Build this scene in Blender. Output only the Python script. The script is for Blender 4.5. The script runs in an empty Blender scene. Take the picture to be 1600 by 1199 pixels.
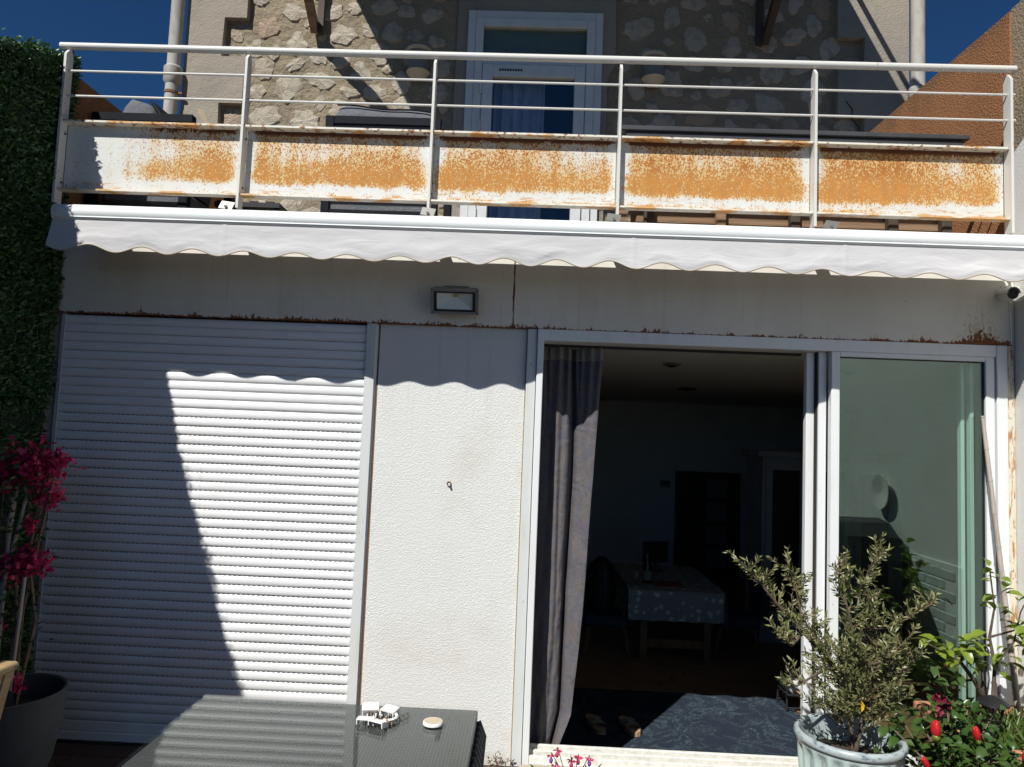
import bpy, math, random
import numpy as np
from mathutils import Vector, Matrix, noise
random.seed(7); np.random.seed(7)
S = bpy.context.scene
col = S.collection
PI = math.pi

# ------------------------------------------------------------------ camera
cam = bpy.data.cameras.new('camera'); camo = bpy.data.objects.new('camera', cam); col.objects.link(camo)
r_ = Vector((0.99896777, 0.02179755, 0.03985301)); u_ = Vector((-0.03815076, -0.07360593, 0.99655742)); f_ = Vector((-0.02465593, 0.99704916, 0.07269836))
camo.matrix_world = Matrix(((r_.x, u_.x, -f_.x, 0), (r_.y, u_.y, -f_.y, -3.7), (r_.z, u_.z, -f_.z, 1.65), (0, 0, 0, 1)))
cam.sensor_width = 36; cam.lens = 1109 / 1600 * 36; cam.clip_end = 2000; cam.clip_start = .05
S.camera = camo
# ------------------------------------------------------------------ light
SUN = Vector((.555, 1.0, -1.275)).normalized()
w = bpy.data.worlds.new('World'); S.world = w; w.use_nodes = True
nt = w.node_tree; nt.nodes.clear()
sky = nt.nodes.new('ShaderNodeTexSky'); sky.sky_type = 'NISHITA'; sky.sun_disc = False
sky.sun_elevation = math.asin(-SUN.z); sky.sun_rotation = math.atan2(-SUN.x, -SUN.y)
sky.air_density = 1.0; sky.dust_density = 0; sky.ozone_density = 10; sky.altitude = 4000
bg = nt.nodes.new('ShaderNodeBackground'); bg.inputs['Strength'].default_value = .05
wo = nt.nodes.new('ShaderNodeOutputWorld')
tintn = nt.nodes.new('ShaderNodeMix'); tintn.data_type = 'RGBA'; tintn.blend_type = 'MULTIPLY'; tintn.inputs[0].default_value = 1; tintn.inputs[7].default_value = (.57, .92, 1.02, 1)   # clear, deep Mediterranean blue
nt.links.new(sky.outputs[0], tintn.inputs[6]); nt.links.new(tintn.outputs[2], bg.inputs[0]); nt.links.new(bg.outputs[0], wo.inputs[0])
sl = bpy.data.lights.new('sun', 'SUN'); sl.energy = 5.0; sl.angle = math.radians(.5); sl.color = (1, .98, .925)
so = bpy.data.objects.new('sun', sl); col.objects.link(so); so.rotation_euler = SUN.to_track_quat('-Z', 'Y').to_euler(); so.location = (-4, -6, 9)
S.view_settings.view_transform = 'Standard'; S.view_settings.look = 'None'
S.view_settings.exposure = .24; S.view_settings.gamma = 1; S.view_settings.use_curve_mapping = False
S.render.engine = 'CYCLES'
S.cycles.caustics_reflective = False; S.cycles.caustics_refractive = False
S.cycles.max_bounces = 8; S.cycles.transparent_max_bounces = 12
S.cycles.use_denoising = True

# ------------------------------------------------------------------ materials
class X:                                       # a node socket one can calculate with
    def __init__(s, t, o): s.t = t; s.o = o
    def m(s, op, b=None, c=None, clamp=False):
        n = s.t.nodes.new('ShaderNodeMath'); n.operation = op; n.use_clamp = clamp
        for i, v in enumerate((s, b, c)):
            if v is None: continue
            if isinstance(v, X): s.t.links.new(v.o, n.inputs[i])
            else: n.inputs[i].default_value = v
        return X(s.t, n.outputs[0])
    def __add__(s, b): return s.m('ADD', b)
    def __sub__(s, b): return s.m('SUBTRACT', b)
    def __mul__(s, b): return s.m('MULTIPLY', b)
    def __truediv__(s, b): return s.m('DIVIDE', b)
    __radd__ = __add__; __rmul__ = __mul__
    def rs(s, b): return (s * -1) + b          # b - s
    def step(s, lo, hi, a=0, b=1):
        n = s.t.nodes.new('ShaderNodeMapRange'); n.interpolation_type = 'SMOOTHSTEP'
        s.t.links.new(s.o, n.inputs[0])
        for i, v in zip((1, 2, 3, 4), (lo, hi, a, b)): n.inputs[i].default_value = v
        return X(s.t, n.outputs[0])

class Mat:
    def __init__(s, name, c=(.5, .5, .5), rough=.6, metal=0, spec=.4):
        s.m = bpy.data.materials.new(name); s.m.use_nodes = True; s.t = s.m.node_tree; s.b = s.t.nodes['Principled BSDF']
        s.b.inputs['Base Color'].default_value = (*c, 1); s.b.inputs['Roughness'].default_value = rough
        s.b.inputs['Metallic'].default_value = metal; s.b.inputs['Specular IOR Level'].default_value = spec
        s.c = s.rgb(c); s._p = None
    def rgb(s, c):
        n = s.t.nodes.new('ShaderNodeRGB'); n.outputs[0].default_value = (*c, 1); return n.outputs[0]
    def pos(s):
        if not s._p: s._p = s.t.nodes.new('ShaderNodeNewGeometry')
        return s._p.outputs['Position']
    def xyz(s):
        n = s.t.nodes.new('ShaderNodeSeparateXYZ'); s.t.links.new(s.pos(), n.inputs[0]); return [X(s.t, o) for o in n.outputs]
    def uv(s):
        n = s.t.nodes.new('ShaderNodeTexCoord'); p = s.t.nodes.new('ShaderNodeSeparateXYZ'); s.t.links.new(n.outputs['UV'], p.inputs[0])
        return X(s.t, p.outputs[0]), X(s.t, p.outputs[1])
    def scaled(s, sc):
        n = s.t.nodes.new('ShaderNodeVectorMath'); n.operation = 'MULTIPLY'; s.t.links.new(s.pos(), n.inputs[0]); n.inputs[1].default_value = sc; return n.outputs[0]
    def noise(s, sc, detail=3, rough=.55, dist=0):
        n = s.t.nodes.new('ShaderNodeTexNoise'); n.inputs['Scale'].default_value = 1; n.inputs['Detail'].default_value = detail
        n.inputs['Roughness'].default_value = rough; n.inputs['Distortion'].default_value = dist
        s.t.links.new(s.scaled(sc if isinstance(sc, tuple) else (sc,) * 3), n.inputs['Vector']); return X(s.t, n.outputs['Fac'])
    def voro(s, sc, feat='F1', out='Distance'):
        n = s.t.nodes.new('ShaderNodeTexVoronoi'); n.feature = feat; n.inputs['Scale'].default_value = 1
        s.t.links.new(s.scaled(sc if isinstance(sc, tuple) else (sc,) * 3), n.inputs['Vector']); return X(s.t, n.outputs[out])
    def island(s): return X(s.t, (s.pos(), s._p)[1].outputs['Random Per Island'])
    def rand(s): n = s.t.nodes.new('ShaderNodeObjectInfo'); return X(s.t, n.outputs['Random'])
    def mix(s, fac, c2, mode='MIX'):           # blends the colour so far with c2
        n = s.t.nodes.new('ShaderNodeMix'); n.data_type = 'RGBA'; n.blend_type = mode
        if isinstance(fac, X): s.t.links.new(fac.m('MAXIMUM', 0, ).m('MINIMUM', 1).o, n.inputs[0])
        else: n.inputs[0].default_value = fac
        s.t.links.new(s.c, n.inputs[6])
        if isinstance(c2, tuple): n.inputs[7].default_value = (*c2, 1)
        else: s.t.links.new(c2, n.inputs[7])
        s.c = n.outputs[2]; s.t.links.new(s.c, s.b.inputs['Base Color']); return s
    def bump(s, h, strength=.4, dist=.01):
        n = s.t.nodes.new('ShaderNodeBump'); n.inputs['Strength'].default_value = strength; n.inputs['Distance'].default_value = dist
        s.t.links.new(h.o, n.inputs['Height'])
        if s.b.inputs['Normal'].links: s.t.links.new(s.b.inputs['Normal'].links[0].from_socket, n.inputs['Normal'])
        s.t.links.new(n.outputs[0], s.b.inputs['Normal']); return s
    def rough(s, x): s.t.links.new(x.o, s.b.inputs['Roughness']); return s
def simple(name, c, rough=.5, var=.12, sc=9, **k):
    a = Mat(name, c, rough, **k); n = a.noise(sc, 4)
    a.mix(n.step(.35, .7), tuple(v * (1 - var) for v in c)); return a

def m_stucco(name, c, stain=(.5, .42, .3)):
    a = Mat(name, c, .85, spec=.2)
    a.mix(a.noise((2.2, 2.2, 1.4), 4).step(.5, .78) * .35, stain)
    x, y, z = a.xyz()
    blot = ((x + .38) * (x + .38) * 5 + (z - .56) * (z - .56) * 22).rs(1).step(0, 1)
    a.mix(blot * a.noise(5, 4).step(.3, .75) * .3, stain)
    a.mix((x + .06).step(-.05, .05) * a.noise((12, 12, 4), 5).step(.45, .7) * .35, (.55, .42, .25))
    a.mix(z.step(.35, -.02) * a.noise(7, 4).step(.35, .7) * .5, stain)
    n = a.noise((185, 185, 170), 2, .5, .5)
    a.bump(n.step(.36, .66), .55, .003); a.mix(a.noise((26, 3, .9), 4, .6).step(.56, .72) * z.step(1.1, 2.2) * .35, (.55, .52, .45)); a.mix(a.noise((60, 60, 60), 3).step(.7, .74) * .4, (.45, .4, .33)); return a
STUCCO = m_stucco('white_stucco', (.7, .705, .685))
RIGHTW = Mat('white_wall_render', (.74, .74, .72), .85, spec=.2); RIGHTW.mix(RIGHTW.noise(3, 4).step(.45, .8) * .3, (.5, .47, .4)); RIGHTW.bump(RIGHTW.noise(120, 3), .6, .006)

ALU = Mat('white_aluminium', (.72, .735, .74), .38, spec=.5)
ALU.mix(ALU.noise((14, 14, 2.5), 4).step(.5, .75) * .35, (.6, .58, .52))
ALU.mix(ALU.noise((60, 60, 40), 4).step(.68, .75) * .5, (.35, .32, .28))
TRACK = simple('cream_track', (.74, .72, .66), .5, .2, 30)
TRIM = Mat('grey_white_trim', (.6, .62, .61), .5); TRIM.mix(TRIM.noise((20, 20, 3), 4).step(.45, .75) * .5, (.48, .46, .41))
TRIM.mix(TRIM.noise((50, 50, 25), 3).step(.68, .74) * .6, (.25, .22, .2))
RUSTY = Mat('rust_streaked_post', (.66, .6, .48), .7)
RUSTY.mix(RUSTY.noise((60, 60, 9), 5).step(.5, .62), (.42, .2, .06)); RUSTY.mix(RUSTY.noise((110, 110, 40), 5).step(.6, .66), (.16, .07, .03))
DARKGAP = Mat('dark_gap', (.03, .025, .02), .9)
SLAT = Mat('shutter_white', (.77, .78, .785), .42)
SLAT.mix(SLAT.noise((3.5, 3.5, 260), 4, .6).step(.45, .7) * .3, (.52, .53, .54)); SLAT.mix(SLAT.noise((2, 2, 2), 4).step(.5, .8) * .3, (.6, .58, .53))
SLAT.mix(SLAT.noise((1.1, 2, .7), 4, .6).step(.48, .7) * .3, (.62, .6, .55)); SLAT.mix(SLAT.noise((40, 9, 3), 4).step(.66, .74) * .35, (.5, .48, .43)); SLAT.bump(SLAT.noise((5, 5, 330), 3), .18, .003)
SLOT = Mat('slot_dark', (.012, .012, .014), .9)

BEAM = Mat('painted_steel_beam', (.72, .69, .62), .5)
x, y, z = BEAM.xyz()
BEAM.mix(BEAM.noise((1.6, 1, 1.2), 4).step(.4, .75) * .6, (.58, .55, .48))
BEAM.mix(BEAM.noise((34, 3, .8), 4, .6).step(.56, .72) * BEAM.noise((2.3, 1, .3), 2).step(.45, .62) * .6, (.42, .34, .22))
BEAM.mix(BEAM.noise((4, 2, 1.1), 5, .6).step(.5, .75) * .35, (.5, .45, .35)); BEAM.mix(BEAM.noise((2, 1, 22), 3).step(.6, .72) * .3, (.6, .6, .58))
BEAM.mix(BEAM.noise((90, 9, 45), 3, .5).step(.695, .72) * BEAM.noise((3, 1, 6), 2).step(.4, .6), (.14, .07, .035))
zz = z - 2.213
bmp = ((x - 2.32) * (x - 2.32) * -95).m('EXPONENT') * .085
hh = (BEAM.noise((7, 1, 1), 5, .7).step(.42, .8) * .055 + .010 + bmp) * BEAM.noise((55, 5, 40), 5, .7).step(.3, .75, .1, 1.25)
rm = (hh - zz).step(0, .006)
BEAM.mix((hh * 2.6 - zz).step(0, .06) * BEAM.noise((45, 5, 4), 4, .6).step(.38, .62) * .75, (.44, .31, .16))
BEAM.mix(rm, (.23, .085, .03)); BEAM.mix(rm * BEAM.noise((130, 30, 110), 4).step(.5, .6), (.09, .035, .018))
BEAM.mix(((x + .1).m('ABSOLUTE') * -1 + BEAM.noise((60, 6, 9), 4).step(.3, .8, .002, .012)).step(0, .003), (.25, .11, .045))
BEAM.rough(rm.step(0, 1, .5, .9))

FASC = Mat('rusted_white_fascia', (.63, .64, .615), .6)
u, v = FASC.uv(); x, y, z = FASC.xyz()
def cur(val, pts):
    n = val.t.nodes.new('ShaderNodeValToRGB'); e = n.color_ramp.elements
    e[0].position, e[1].position = pts[0][0], pts[-1][0]
    e[0].color, e[1].color = [(p[1],) * 3 + (1,) for p in (pts[0], pts[-1])]
    for p in pts[1:-1]: q = e.new(p[0]); q.color = (p[1],) * 3 + (1,)
    val.t.links.new(val.o, n.inputs[0]); return X(val.t, n.outputs[0])
vw = v + (FASC.noise((9, 9, 6), 4) - .5) * .16
prof = cur(vw, [(0, .42), (.03, .5), (.06, .2), (.1, .08), (.16, .16), (.22, .62), (.29, .9), (.43, .84), (.54, .68), (.7, .54), (.86, .44), (.93, .5), (.965, .95), (1, 1)])
edge = (u.m('MINIMUM', u.rs(1)) + (FASC.noise((5, 5, 14), 4) - .5) * .07).step(.0, .075)
left = (x + (FASC.noise((4, 4, 7), 3) - .5) * .55 + z.rs(3.0) * .55).step(-2.3, -1.5)
lowp = (x + 1.3) * (x + 1.3) * -7
lowp = lowp.m('EXPONENT') * .3 + ((x - 2.1) * (x - 2.1) * -9).m('EXPONENT') * .3
C = prof * (edge * .8 + .2) * (left * .88 + .12) + (FASC.noise((3.5, 3.5, 6), 6, .65) - .5) * .6 + (FASC.noise((1.2, 1.2, 2.2), 2) - .5) * 1.2 + (FASC.noise((24, 5, 1.4), 4, .6) - .5) * .75 - lowp * v.step(.95, .6)
f1 = (FASC.noise((135, 20, 105), 3, .6) - .5) * 2.9 + .52; f2 = (FASC.noise((300, 20, 240), 2, .6) - .5) * 1.6
FASC.mix((FASC.noise((5, 5, 8), 5)).step(.45, .7) * .35, (.56, .52, .43)); FASC.mix(C.step(.1, .6), (.58, .43, .2))
sm = FASC.noise((9, 9, 70), 4, .65).step(.53, .6) * v.step(.17, .1) * FASC.noise((2.5, 2.5, 2), 3).step(.4, .6)
FASC.mix(sm * .8, (.5, .27, .08))
om = (C - f1 - f2 * .45).step(-.16, .12)
FASC.mix(om * .95, (.41, .175, .04)); FASC.mix(om * FASC.noise((30, 10, 14), 4).step(.35, .68) * .8, (.5, .21, .04))
FASC.mix(om * v.step(.42, .78) * (C - f1).step(-.02, .3), (.33, .11, .022)); FASC.mix(om * (f2 + .5).step(.55, .8) * .5, (.62, .37, .13))
FASC.mix(v.step(.90, .965) * (C - f1 * .5).step(.0, .3), (.11, .036, .014)); k = C - f1
FASC.rough(om * .45 + .45); FASC.bump(om, .2, .002)
FLANGE = Mat('rusted_flange', (.7, .68, .6), .6)
FLANGE.mix(FLANGE.noise((7, 9, 30), 5).step(.5, .6), (.6, .34, .13)); FLANGE.mix(FLANGE.noise((40, 40, 40), 5).step(.54, .64) * FLANGE.xyz()[2].step(2.9, 3.1, .25, 1), (.26, .1, .035))
RAIL = Mat('cream_painted_steel', (.62, .61, .57), .42); RAIL.mix(RAIL.noise((30, 30, 20), 4).step(.62, .72) * .5, (.42, .36, .27))

FABRIC = Mat('awning_fabric', (.57, .56, .565), .85, spec=.2); FABRIC.mix(FABRIC.noise((2, 3, 9), 4).step(.4, .75) * .3, (.5, .49, .495))
FABRIC.bump(FABRIC.noise((2.6, 3, 10), 4, .55, .8), .2, .03); FABRIC.mix(FABRIC.noise((8, 8, 3), 5, .6).step(.6, .8) * .25, (.42, .4, .37)); FABRIC.bump(FABRIC.noise((700, 700, 700), 1), .15, .001)
BAR = Mat('white_powder_coat', (.74, .765, .765), .5, spec=.4); BAR.mix(BAR.noise((5, 30, 30), 5).step(.5, .72) * .2, (.62, .64, .62)); PIPE = Mat('beige_piping', (.36, .3, .22), .8)
GALV = simple('galvanised_plate', (.2, .195, .175), .45, metal=.3)

MORTAR = Mat('sandy_mortar', (.33, .27, .185), .95, spec=.1)
MORTAR.mix(MORTAR.noise(2.2, 5, .6).step(.42, .68), (.26, .215, .155)); MORTAR.mix(MORTAR.noise(5, 5, .6, 1).step(.6, .72) * .5, (.33, .22, .13))
MORTAR.mix(MORTAR.noise(60, 3).step(.35, .7) * .35, (.2, .17, .13))
MORTAR.bump(MORTAR.noise(14, 6, .65), .9, .05); MORTAR.bump(MORTAR.noise(130, 3), .4, .006)
STONE = Mat('pale_limestone', (.52, .46, .365), .95, spec=.1)
rn = STONE.rand(); STONE.mix(rn.step(.2, .9) * .6, (.45, .4, .325)); STONE.mix(rn.step(.8, .98) * .8, (.42, .29, .2))
STONE.mix(STONE.noise(9, 6, .65).step(.46, .68) * .8, (.32, .265, .19)); STONE.mix(STONE.noise(45, 5, .75).step(.58, .66) * .7, (.22, .18, .14))
STONE.bump(STONE.noise(34, 9, .75, .8), .75, .028); STONE.bump(STONE.voro((30, 34, 52), 'DISTANCE_TO_EDGE').step(0, .12), .45, .008)
RENDER = Mat('grey_cement_render', (.33, .29, .235), .95, spec=.1)
RENDER.mix(RENDER.noise(1.7, 5).step(.38, .7), (.26, .235, .2)); RENDER.mix(RENDER.noise((5, 5, 1.5), 5).step(.62, .74) * .5, (.4, .31, .2))
RENDER.bump(RENDER.noise(85, 4, .6), .7, .012); RENDER.bump(RENDER.noise(9, 3), .4, .02)
ORANGE = Mat('ochre_render', (.37, .175, .085), .95, spec=.1)
ORANGE.mix(ORANGE.noise((3, 3, 1), 4).step(.4, .7) * .5, (.28, .125, .055)); ORANGE.mix(ORANGE.noise(150, 3).step(.5, .65) * .5, (.22, .1, .05))
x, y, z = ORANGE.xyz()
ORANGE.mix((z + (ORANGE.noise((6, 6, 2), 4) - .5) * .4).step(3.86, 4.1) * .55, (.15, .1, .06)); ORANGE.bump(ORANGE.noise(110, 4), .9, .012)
TAN = Mat('tan_grey_render', (.33, .25, .16), .95); TAN.mix(TAN.noise(4, 5).step(.4, .7), (.24, .19, .14)); TAN.bump(TAN.noise(70, 4), .8, .012)
PVC = simple('white_pvc', (.62, .63, .62), .35, .08)
ZINC = Mat('grey_cement_pipe', (.4, .385, .345), .8); ZINC.mix(ZINC.noise((14, 14, 5), 5).step(.4, .7), (.31, .29, .25)); ZINC.bump(ZINC.noise(60, 3), .3, .005)
RUSTI = simple('rusty_iron', (.2, .1, .05), .9)
def glass(name, tint, refl, gt=(.93, .95, .94)):
    m = bpy.data.materials.new(name); m.use_nodes = True; t = m.node_tree; t.nodes.clear()
    o = t.nodes.new('ShaderNodeOutputMaterial'); mx = t.nodes.new('ShaderNodeMixShader'); a = t.nodes.new('ShaderNodeBsdfTransparent'); g = t.nodes.new('ShaderNodeBsdfGlossy')
    a.inputs[0].default_value = (*tint, 1); g.inputs['Roughness'].default_value = 0.0; g.inputs[0].default_value = (*gt, 1)
    fr = t.nodes.new('ShaderNodeMath'); fr.operation = 'POWER'; fr.inputs[1].default_value = 5; lw = t.nodes.new('ShaderNodeLayerWeight'); lw.inputs[0].default_value = .5; t.links.new(lw.outputs['Facing'], fr.inputs[0])
    ad = t.nodes.new('ShaderNodeMath'); ad.operation = 'MULTIPLY_ADD'; ad.inputs[1].default_value = 1.0; ad.inputs[2].default_value = refl; ad.use_clamp = True
    t.links.new(fr.outputs[0], ad.inputs[0]); t.links.new(ad.outputs[0], mx.inputs[0]); t.links.new(a.outputs[0], mx.inputs[1]); t.links.new(g.outputs[0], mx.inputs[2]); t.links.new(mx.outputs[0], o.inputs[0])
    w_ = type('G', (), {})(); w_.m = m; return w_
GLASS = glass('green_tinted_glass', (.84, .94, .89), .13, (.8, .97, .88))
WGLASS = glass('window_glass', (.88, .9, .93), .055)
FGLASS = glass('fanlight_glass', (.85, .9, .86), .02)
TGLASS = glass('table_glass', (.97, .975, .97), .0)
CLEAR = glass('clear_glass', (.95, .97, .96), .03)
def leafmat(name, c1, c2, rough=.45, trans=.25):
    a = Mat(name, c1, rough, spec=.5); a.mix(a.island(), c2); a.mix(a.noise(40, 2).step(.4, .7) * .25, tuple(v * .6 for v in c1))
    tr = a.t.nodes.new('ShaderNodeBsdfTranslucent'); a.t.links.new(a.c, tr.inputs[0])
    mx = a.t.nodes.new('ShaderNodeMixShader'); mx.inputs[0].default_value = trans
    o = a.t.nodes['Material Output']; a.t.links.new(a.b.outputs[0], mx.inputs[1]); a.t.links.new(tr.outputs[0], mx.inputs[2]); a.t.links.new(mx.outputs[0], o.inputs[0]); return a
HEDGE = leafmat('hedge_leaf', (.035, .105, .038), (.08, .15, .045), .38, .15)
OLIVE = leafmat('olive_leaf', (.1, .125, .03), (.31, .31, .15), .4, .2)
CITRUS = leafmat('citrus_leaf', (.13, .2, .025), (.26, .33, .04), .35, .3)
HIBIS = leafmat('hibiscus_leaf', (.03, .075, .018), (.07, .12, .025), .3, .2)
BOUGL = leafmat('bougainvillea_leaf', (.03, .06, .02), (.06, .09, .025), .45, .2)
BRACT = leafmat('magenta_bract', (.5, .02, .08), (.62, .035, .17), .55, .3)
REDBUD = leafmat('red_petal', (.5, .012, .015), (.62, .02, .03), .45, .2)
PURPLE = leafmat('purple_petal', (.28, .07, .5), (.36, .1, .55), .5, .2)
PINKF = leafmat('pink_petal', (.7, .03, .12), (.75, .06, .22), .5, .25)
YELLOW = Mat('yellow_leaf', (.7, .4, .02), .5)
BARK = simple('grey_bark', (.11, .08, .06), .9, .4, 40); BARK.bump(BARK.noise((60, 60, 20), 4), .6, .01)
LBARK = simple('pale_bark', (.3, .2, .12), .9, .4, 40); TWIG = simple('twig', (.2, .14, .09), .9, .3, 40)
BAMBOO = Mat('grey_bamboo', (.42, .37, .32), .6); BAMBOO.mix(BAMBOO.noise((60, 60, 9), 4).step(.4, .7), (.3, .26, .22))
STICK = simple('pale_stick', (.38, .33, .27), .7)
SOIL = simple('dark_soil', (.06, .04, .028), .95, .5, 50); SOIL.bump(SOIL.noise(60, 4), 1, .02)
CELADON = Mat('celadon_glaze', (.46, .56, .52), .25, spec=.5)
x, y, z = CELADON.xyz()
CELADON.mix(CELADON.noise(16, 5, .65).step(.4, .66) * .7, (.33, .43, .42)); CELADON.mix(CELADON.noise(75, 4).step(.66, .72), (.1, .11, .11))
RIMG = Mat('blue_rim_glaze', (.36, .42, .42), .22, spec=.6); RIMG.mix(RIMG.noise((22, 22, 60), 5, .7).step(.5, .68), (.07, .1, .15)); RIMG.mix(RIMG.noise(60, 4).step(.6, .7), (.45, .5, .48))
TERRA = simple('terracotta', (.42, .2, .11), .85, .25, 14); CHARPOT = simple('charcoal_pot', (.07, .08, .085), .75, .2, 5)
BLACK = simple('black_plastic', (.015, .015, .017), .4, .1); BLACKM = simple('black_metal', (.02, .02, .022), .5, .2)
TANP = Mat('tan_boards', (.4, .29, .15), .6); TANP.mix(TANP.noise((8, 8, 60), 4).step(.4, .7), (.32, .22, .11))
RATTAN = Mat('grey_rattan', (.055, .06, .056), .5); RATTAN.mix(RATTAN.noise(220, 2).step(.5, .65), (.11, .115, .105))
WEAVE = Mat('woven_grey_top', (.075, .08, .077), .55)
wv = WEAVE.t.nodes.new('ShaderNodeTexWave'); wv.inputs['Scale'].default_value = 1; wv.bands_direction = 'X'; WEAVE.t.links.new(WEAVE.scaled((32, 32, 32)), wv.inputs['Vector'])
w2 = WEAVE.t.nodes.new('ShaderNodeTexWave'); w2.bands_direction = 'Y'; w2.inputs['Scale'].default_value = 1; WEAVE.t.links.new(WEAVE.scaled((32, 32, 32)), w2.inputs['Vector'])
wx = X(WEAVE.t, wv.outputs['Fac']) * X(WEAVE.t, w2.outputs['Fac']); WEAVE.mix(wx.step(.1, .6), (.03, .034, .032)); WEAVE.bump(wx, .6, .004)
NAVY = simple('dark_navy_metal', (.010, .012, .017), .65, .15, spec=.1); CUSH = Mat('grey_cushion', (.1, .105, .12), .9); CUSH.mix(CUSH.noise(300, 2).step(.4, .65), (.15, .155, .17)); CUSH.bump(CUSH.noise(13, 4), .5, .03)
DGREY = simple('dark_grey_lid', (.07, .072, .078), .35, .2); BROWNW = Mat('brown_timber', (.27, .17, .1), .75); BROWNW.mix(BROWNW.noise((2.5, 9, 60), 5).step(.4, .66), (.17, .1, .055))
DBROWN = simple('dark_timber', (.07, .05, .036), .7, .3, 20)
LAMPG = simple('lamp_body_grey', (.2, .2, .18), .5); CREAM = simple('cream_glass_bowl', (.62, .52, .36), .5)
FGREY = simple('grey_cast_metal', (.2, .205, .215), .45, .2); CHROME = Mat('reflector_metal', (.85, .86, .85), .3, spec=.8); LEDY = simple('yellow_led', (.6, .5, .2), .5)
CURT = Mat('mottled_curtain', (.125, .115, .115), .95, spec=.1)
CURT.mix(CURT.noise((14, 14, 14), 6, .75, .8).step(.46, .58) * .8, (.1, .1, .13)); CURT.mix(CURT.noise((22, 22, 20), 6, .75, 1).step(.52, .62) * .6, (.15, .115, .1))
CURT.mix(CURT.noise((75, 75, 60), 5, .75, .6).step(.54, .62) * .6, (.07, .07, .085)); CURT.bump(CURT.noise((7, 7, 9), 3, .5, 1.5), .35, .02)
HEADER = simple('curtain_header_tape', (.2, .19, .165), .9)
RUG = Mat('blue_distressed_rug', (.022, .03, .045), .95, spec=.1)
def band_(n_, a, b, c, d): return n_.step(a, b) * n_.step(d, c)
q_ = RUG.noise((3.4, 3.4, 3.4), 3, .5, .6); g_ = RUG.noise((95, 60, 90), 5, .8)
RUG.mix(band_(q_, .40, .42, .45, .47) * g_.step(.46, .56) * .65, (.1, .145, .155)); RUG.mix(band_(q_, .53, .545, .565, .58) * g_.step(.46, .56) * .5, (.1, .15, .16))
RUG.mix(RUG.noise(7, 6, .75).step(.47, .62) * g_.step(.49, .6) * .85, (.085, .115, .135))
RUG.mix(RUG.noise(3, 4).step(.5, .62) * .5, (.022, .028, .045)); RUG.bump(RUG.noise(260, 2), .6, .006)
FLOORW = Mat('dark_oak_floor', (.3, .16, .08), .5); FLOORW.mix(FLOORW.noise((1.5, 40, 9), 5).step(.4, .65), (.2, .1, .05))
INW = simple('interior_paint', (.8, .81, .82), .9, .06, 3); CEIL = simple('ceiling_paint', (.62, .62, .6), .9, .05, 3); DINW = simple('dark_wood_door', (.02, .015, .012), .5)
CABW = simple('cabinet_paint', (.3, .32, .34), .55); OAK = Mat('oak_legs', (.2, .11, .05), .6); OAK.mix(OAK.noise((30, 30, 4), 4).step(.4, .7), (.14, .075, .035))
TEAL = simple('dark_blue_upholstery', (.02, .045, .07), .9); BOTG = glass('green_bottle_glass', (.25, .6, .45), .05); PAPER = simple('white_paper', (.7, .7, .68), .8)
CLOTH = Mat('flowered_tablecloth', (.24, .27, .27), .9)
vd = CLOTH.voro((17, 17, 17)); CLOTH.mix((vd + (CLOTH.noise(60, 2) - .5) * .55).step(.36, .26), (.55, .58, .58))
SANDAL = simple('tan_suede', (.34, .28, .21), .85); SOLE = simple('cork_sole', (.42, .27, .16), .85); WSHOE = simple('white_leather', (.6, .6, .58), .6)
DECK = Mat('dark_brown_deck', (.085, .05, .035), .75); DECK.mix(DECK.noise((40, 2.5, 9), 5).step(.4, .66), (.055, .034, .025)); GROUND = simple('brown_earth', (.07, .055, .045), .95, .3, 2)
BRICKW = simple('painted_brick', (.6, .63, .6), .7, .15, 12); MORTW = simple('pale_joint', (.85, .86, .84), .9); STEPC = simple('cream_stone', (.5, .44, .33), .8, .2, 12)
DISCM = simple('beige_disc', (.62, .52, .38), .6, .2, 25); WPLAST = simple('white_plastic', (.82, .8, .76), .45, .05); COPPER = simple('copper_bits', (.4, .2, .12), .4); DCURT = simple('pale_net_curtain', (.4, .44, .5), .9); CANOPYM = simple('canopy_boards', (.2, .15, .1), .8)

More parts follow.
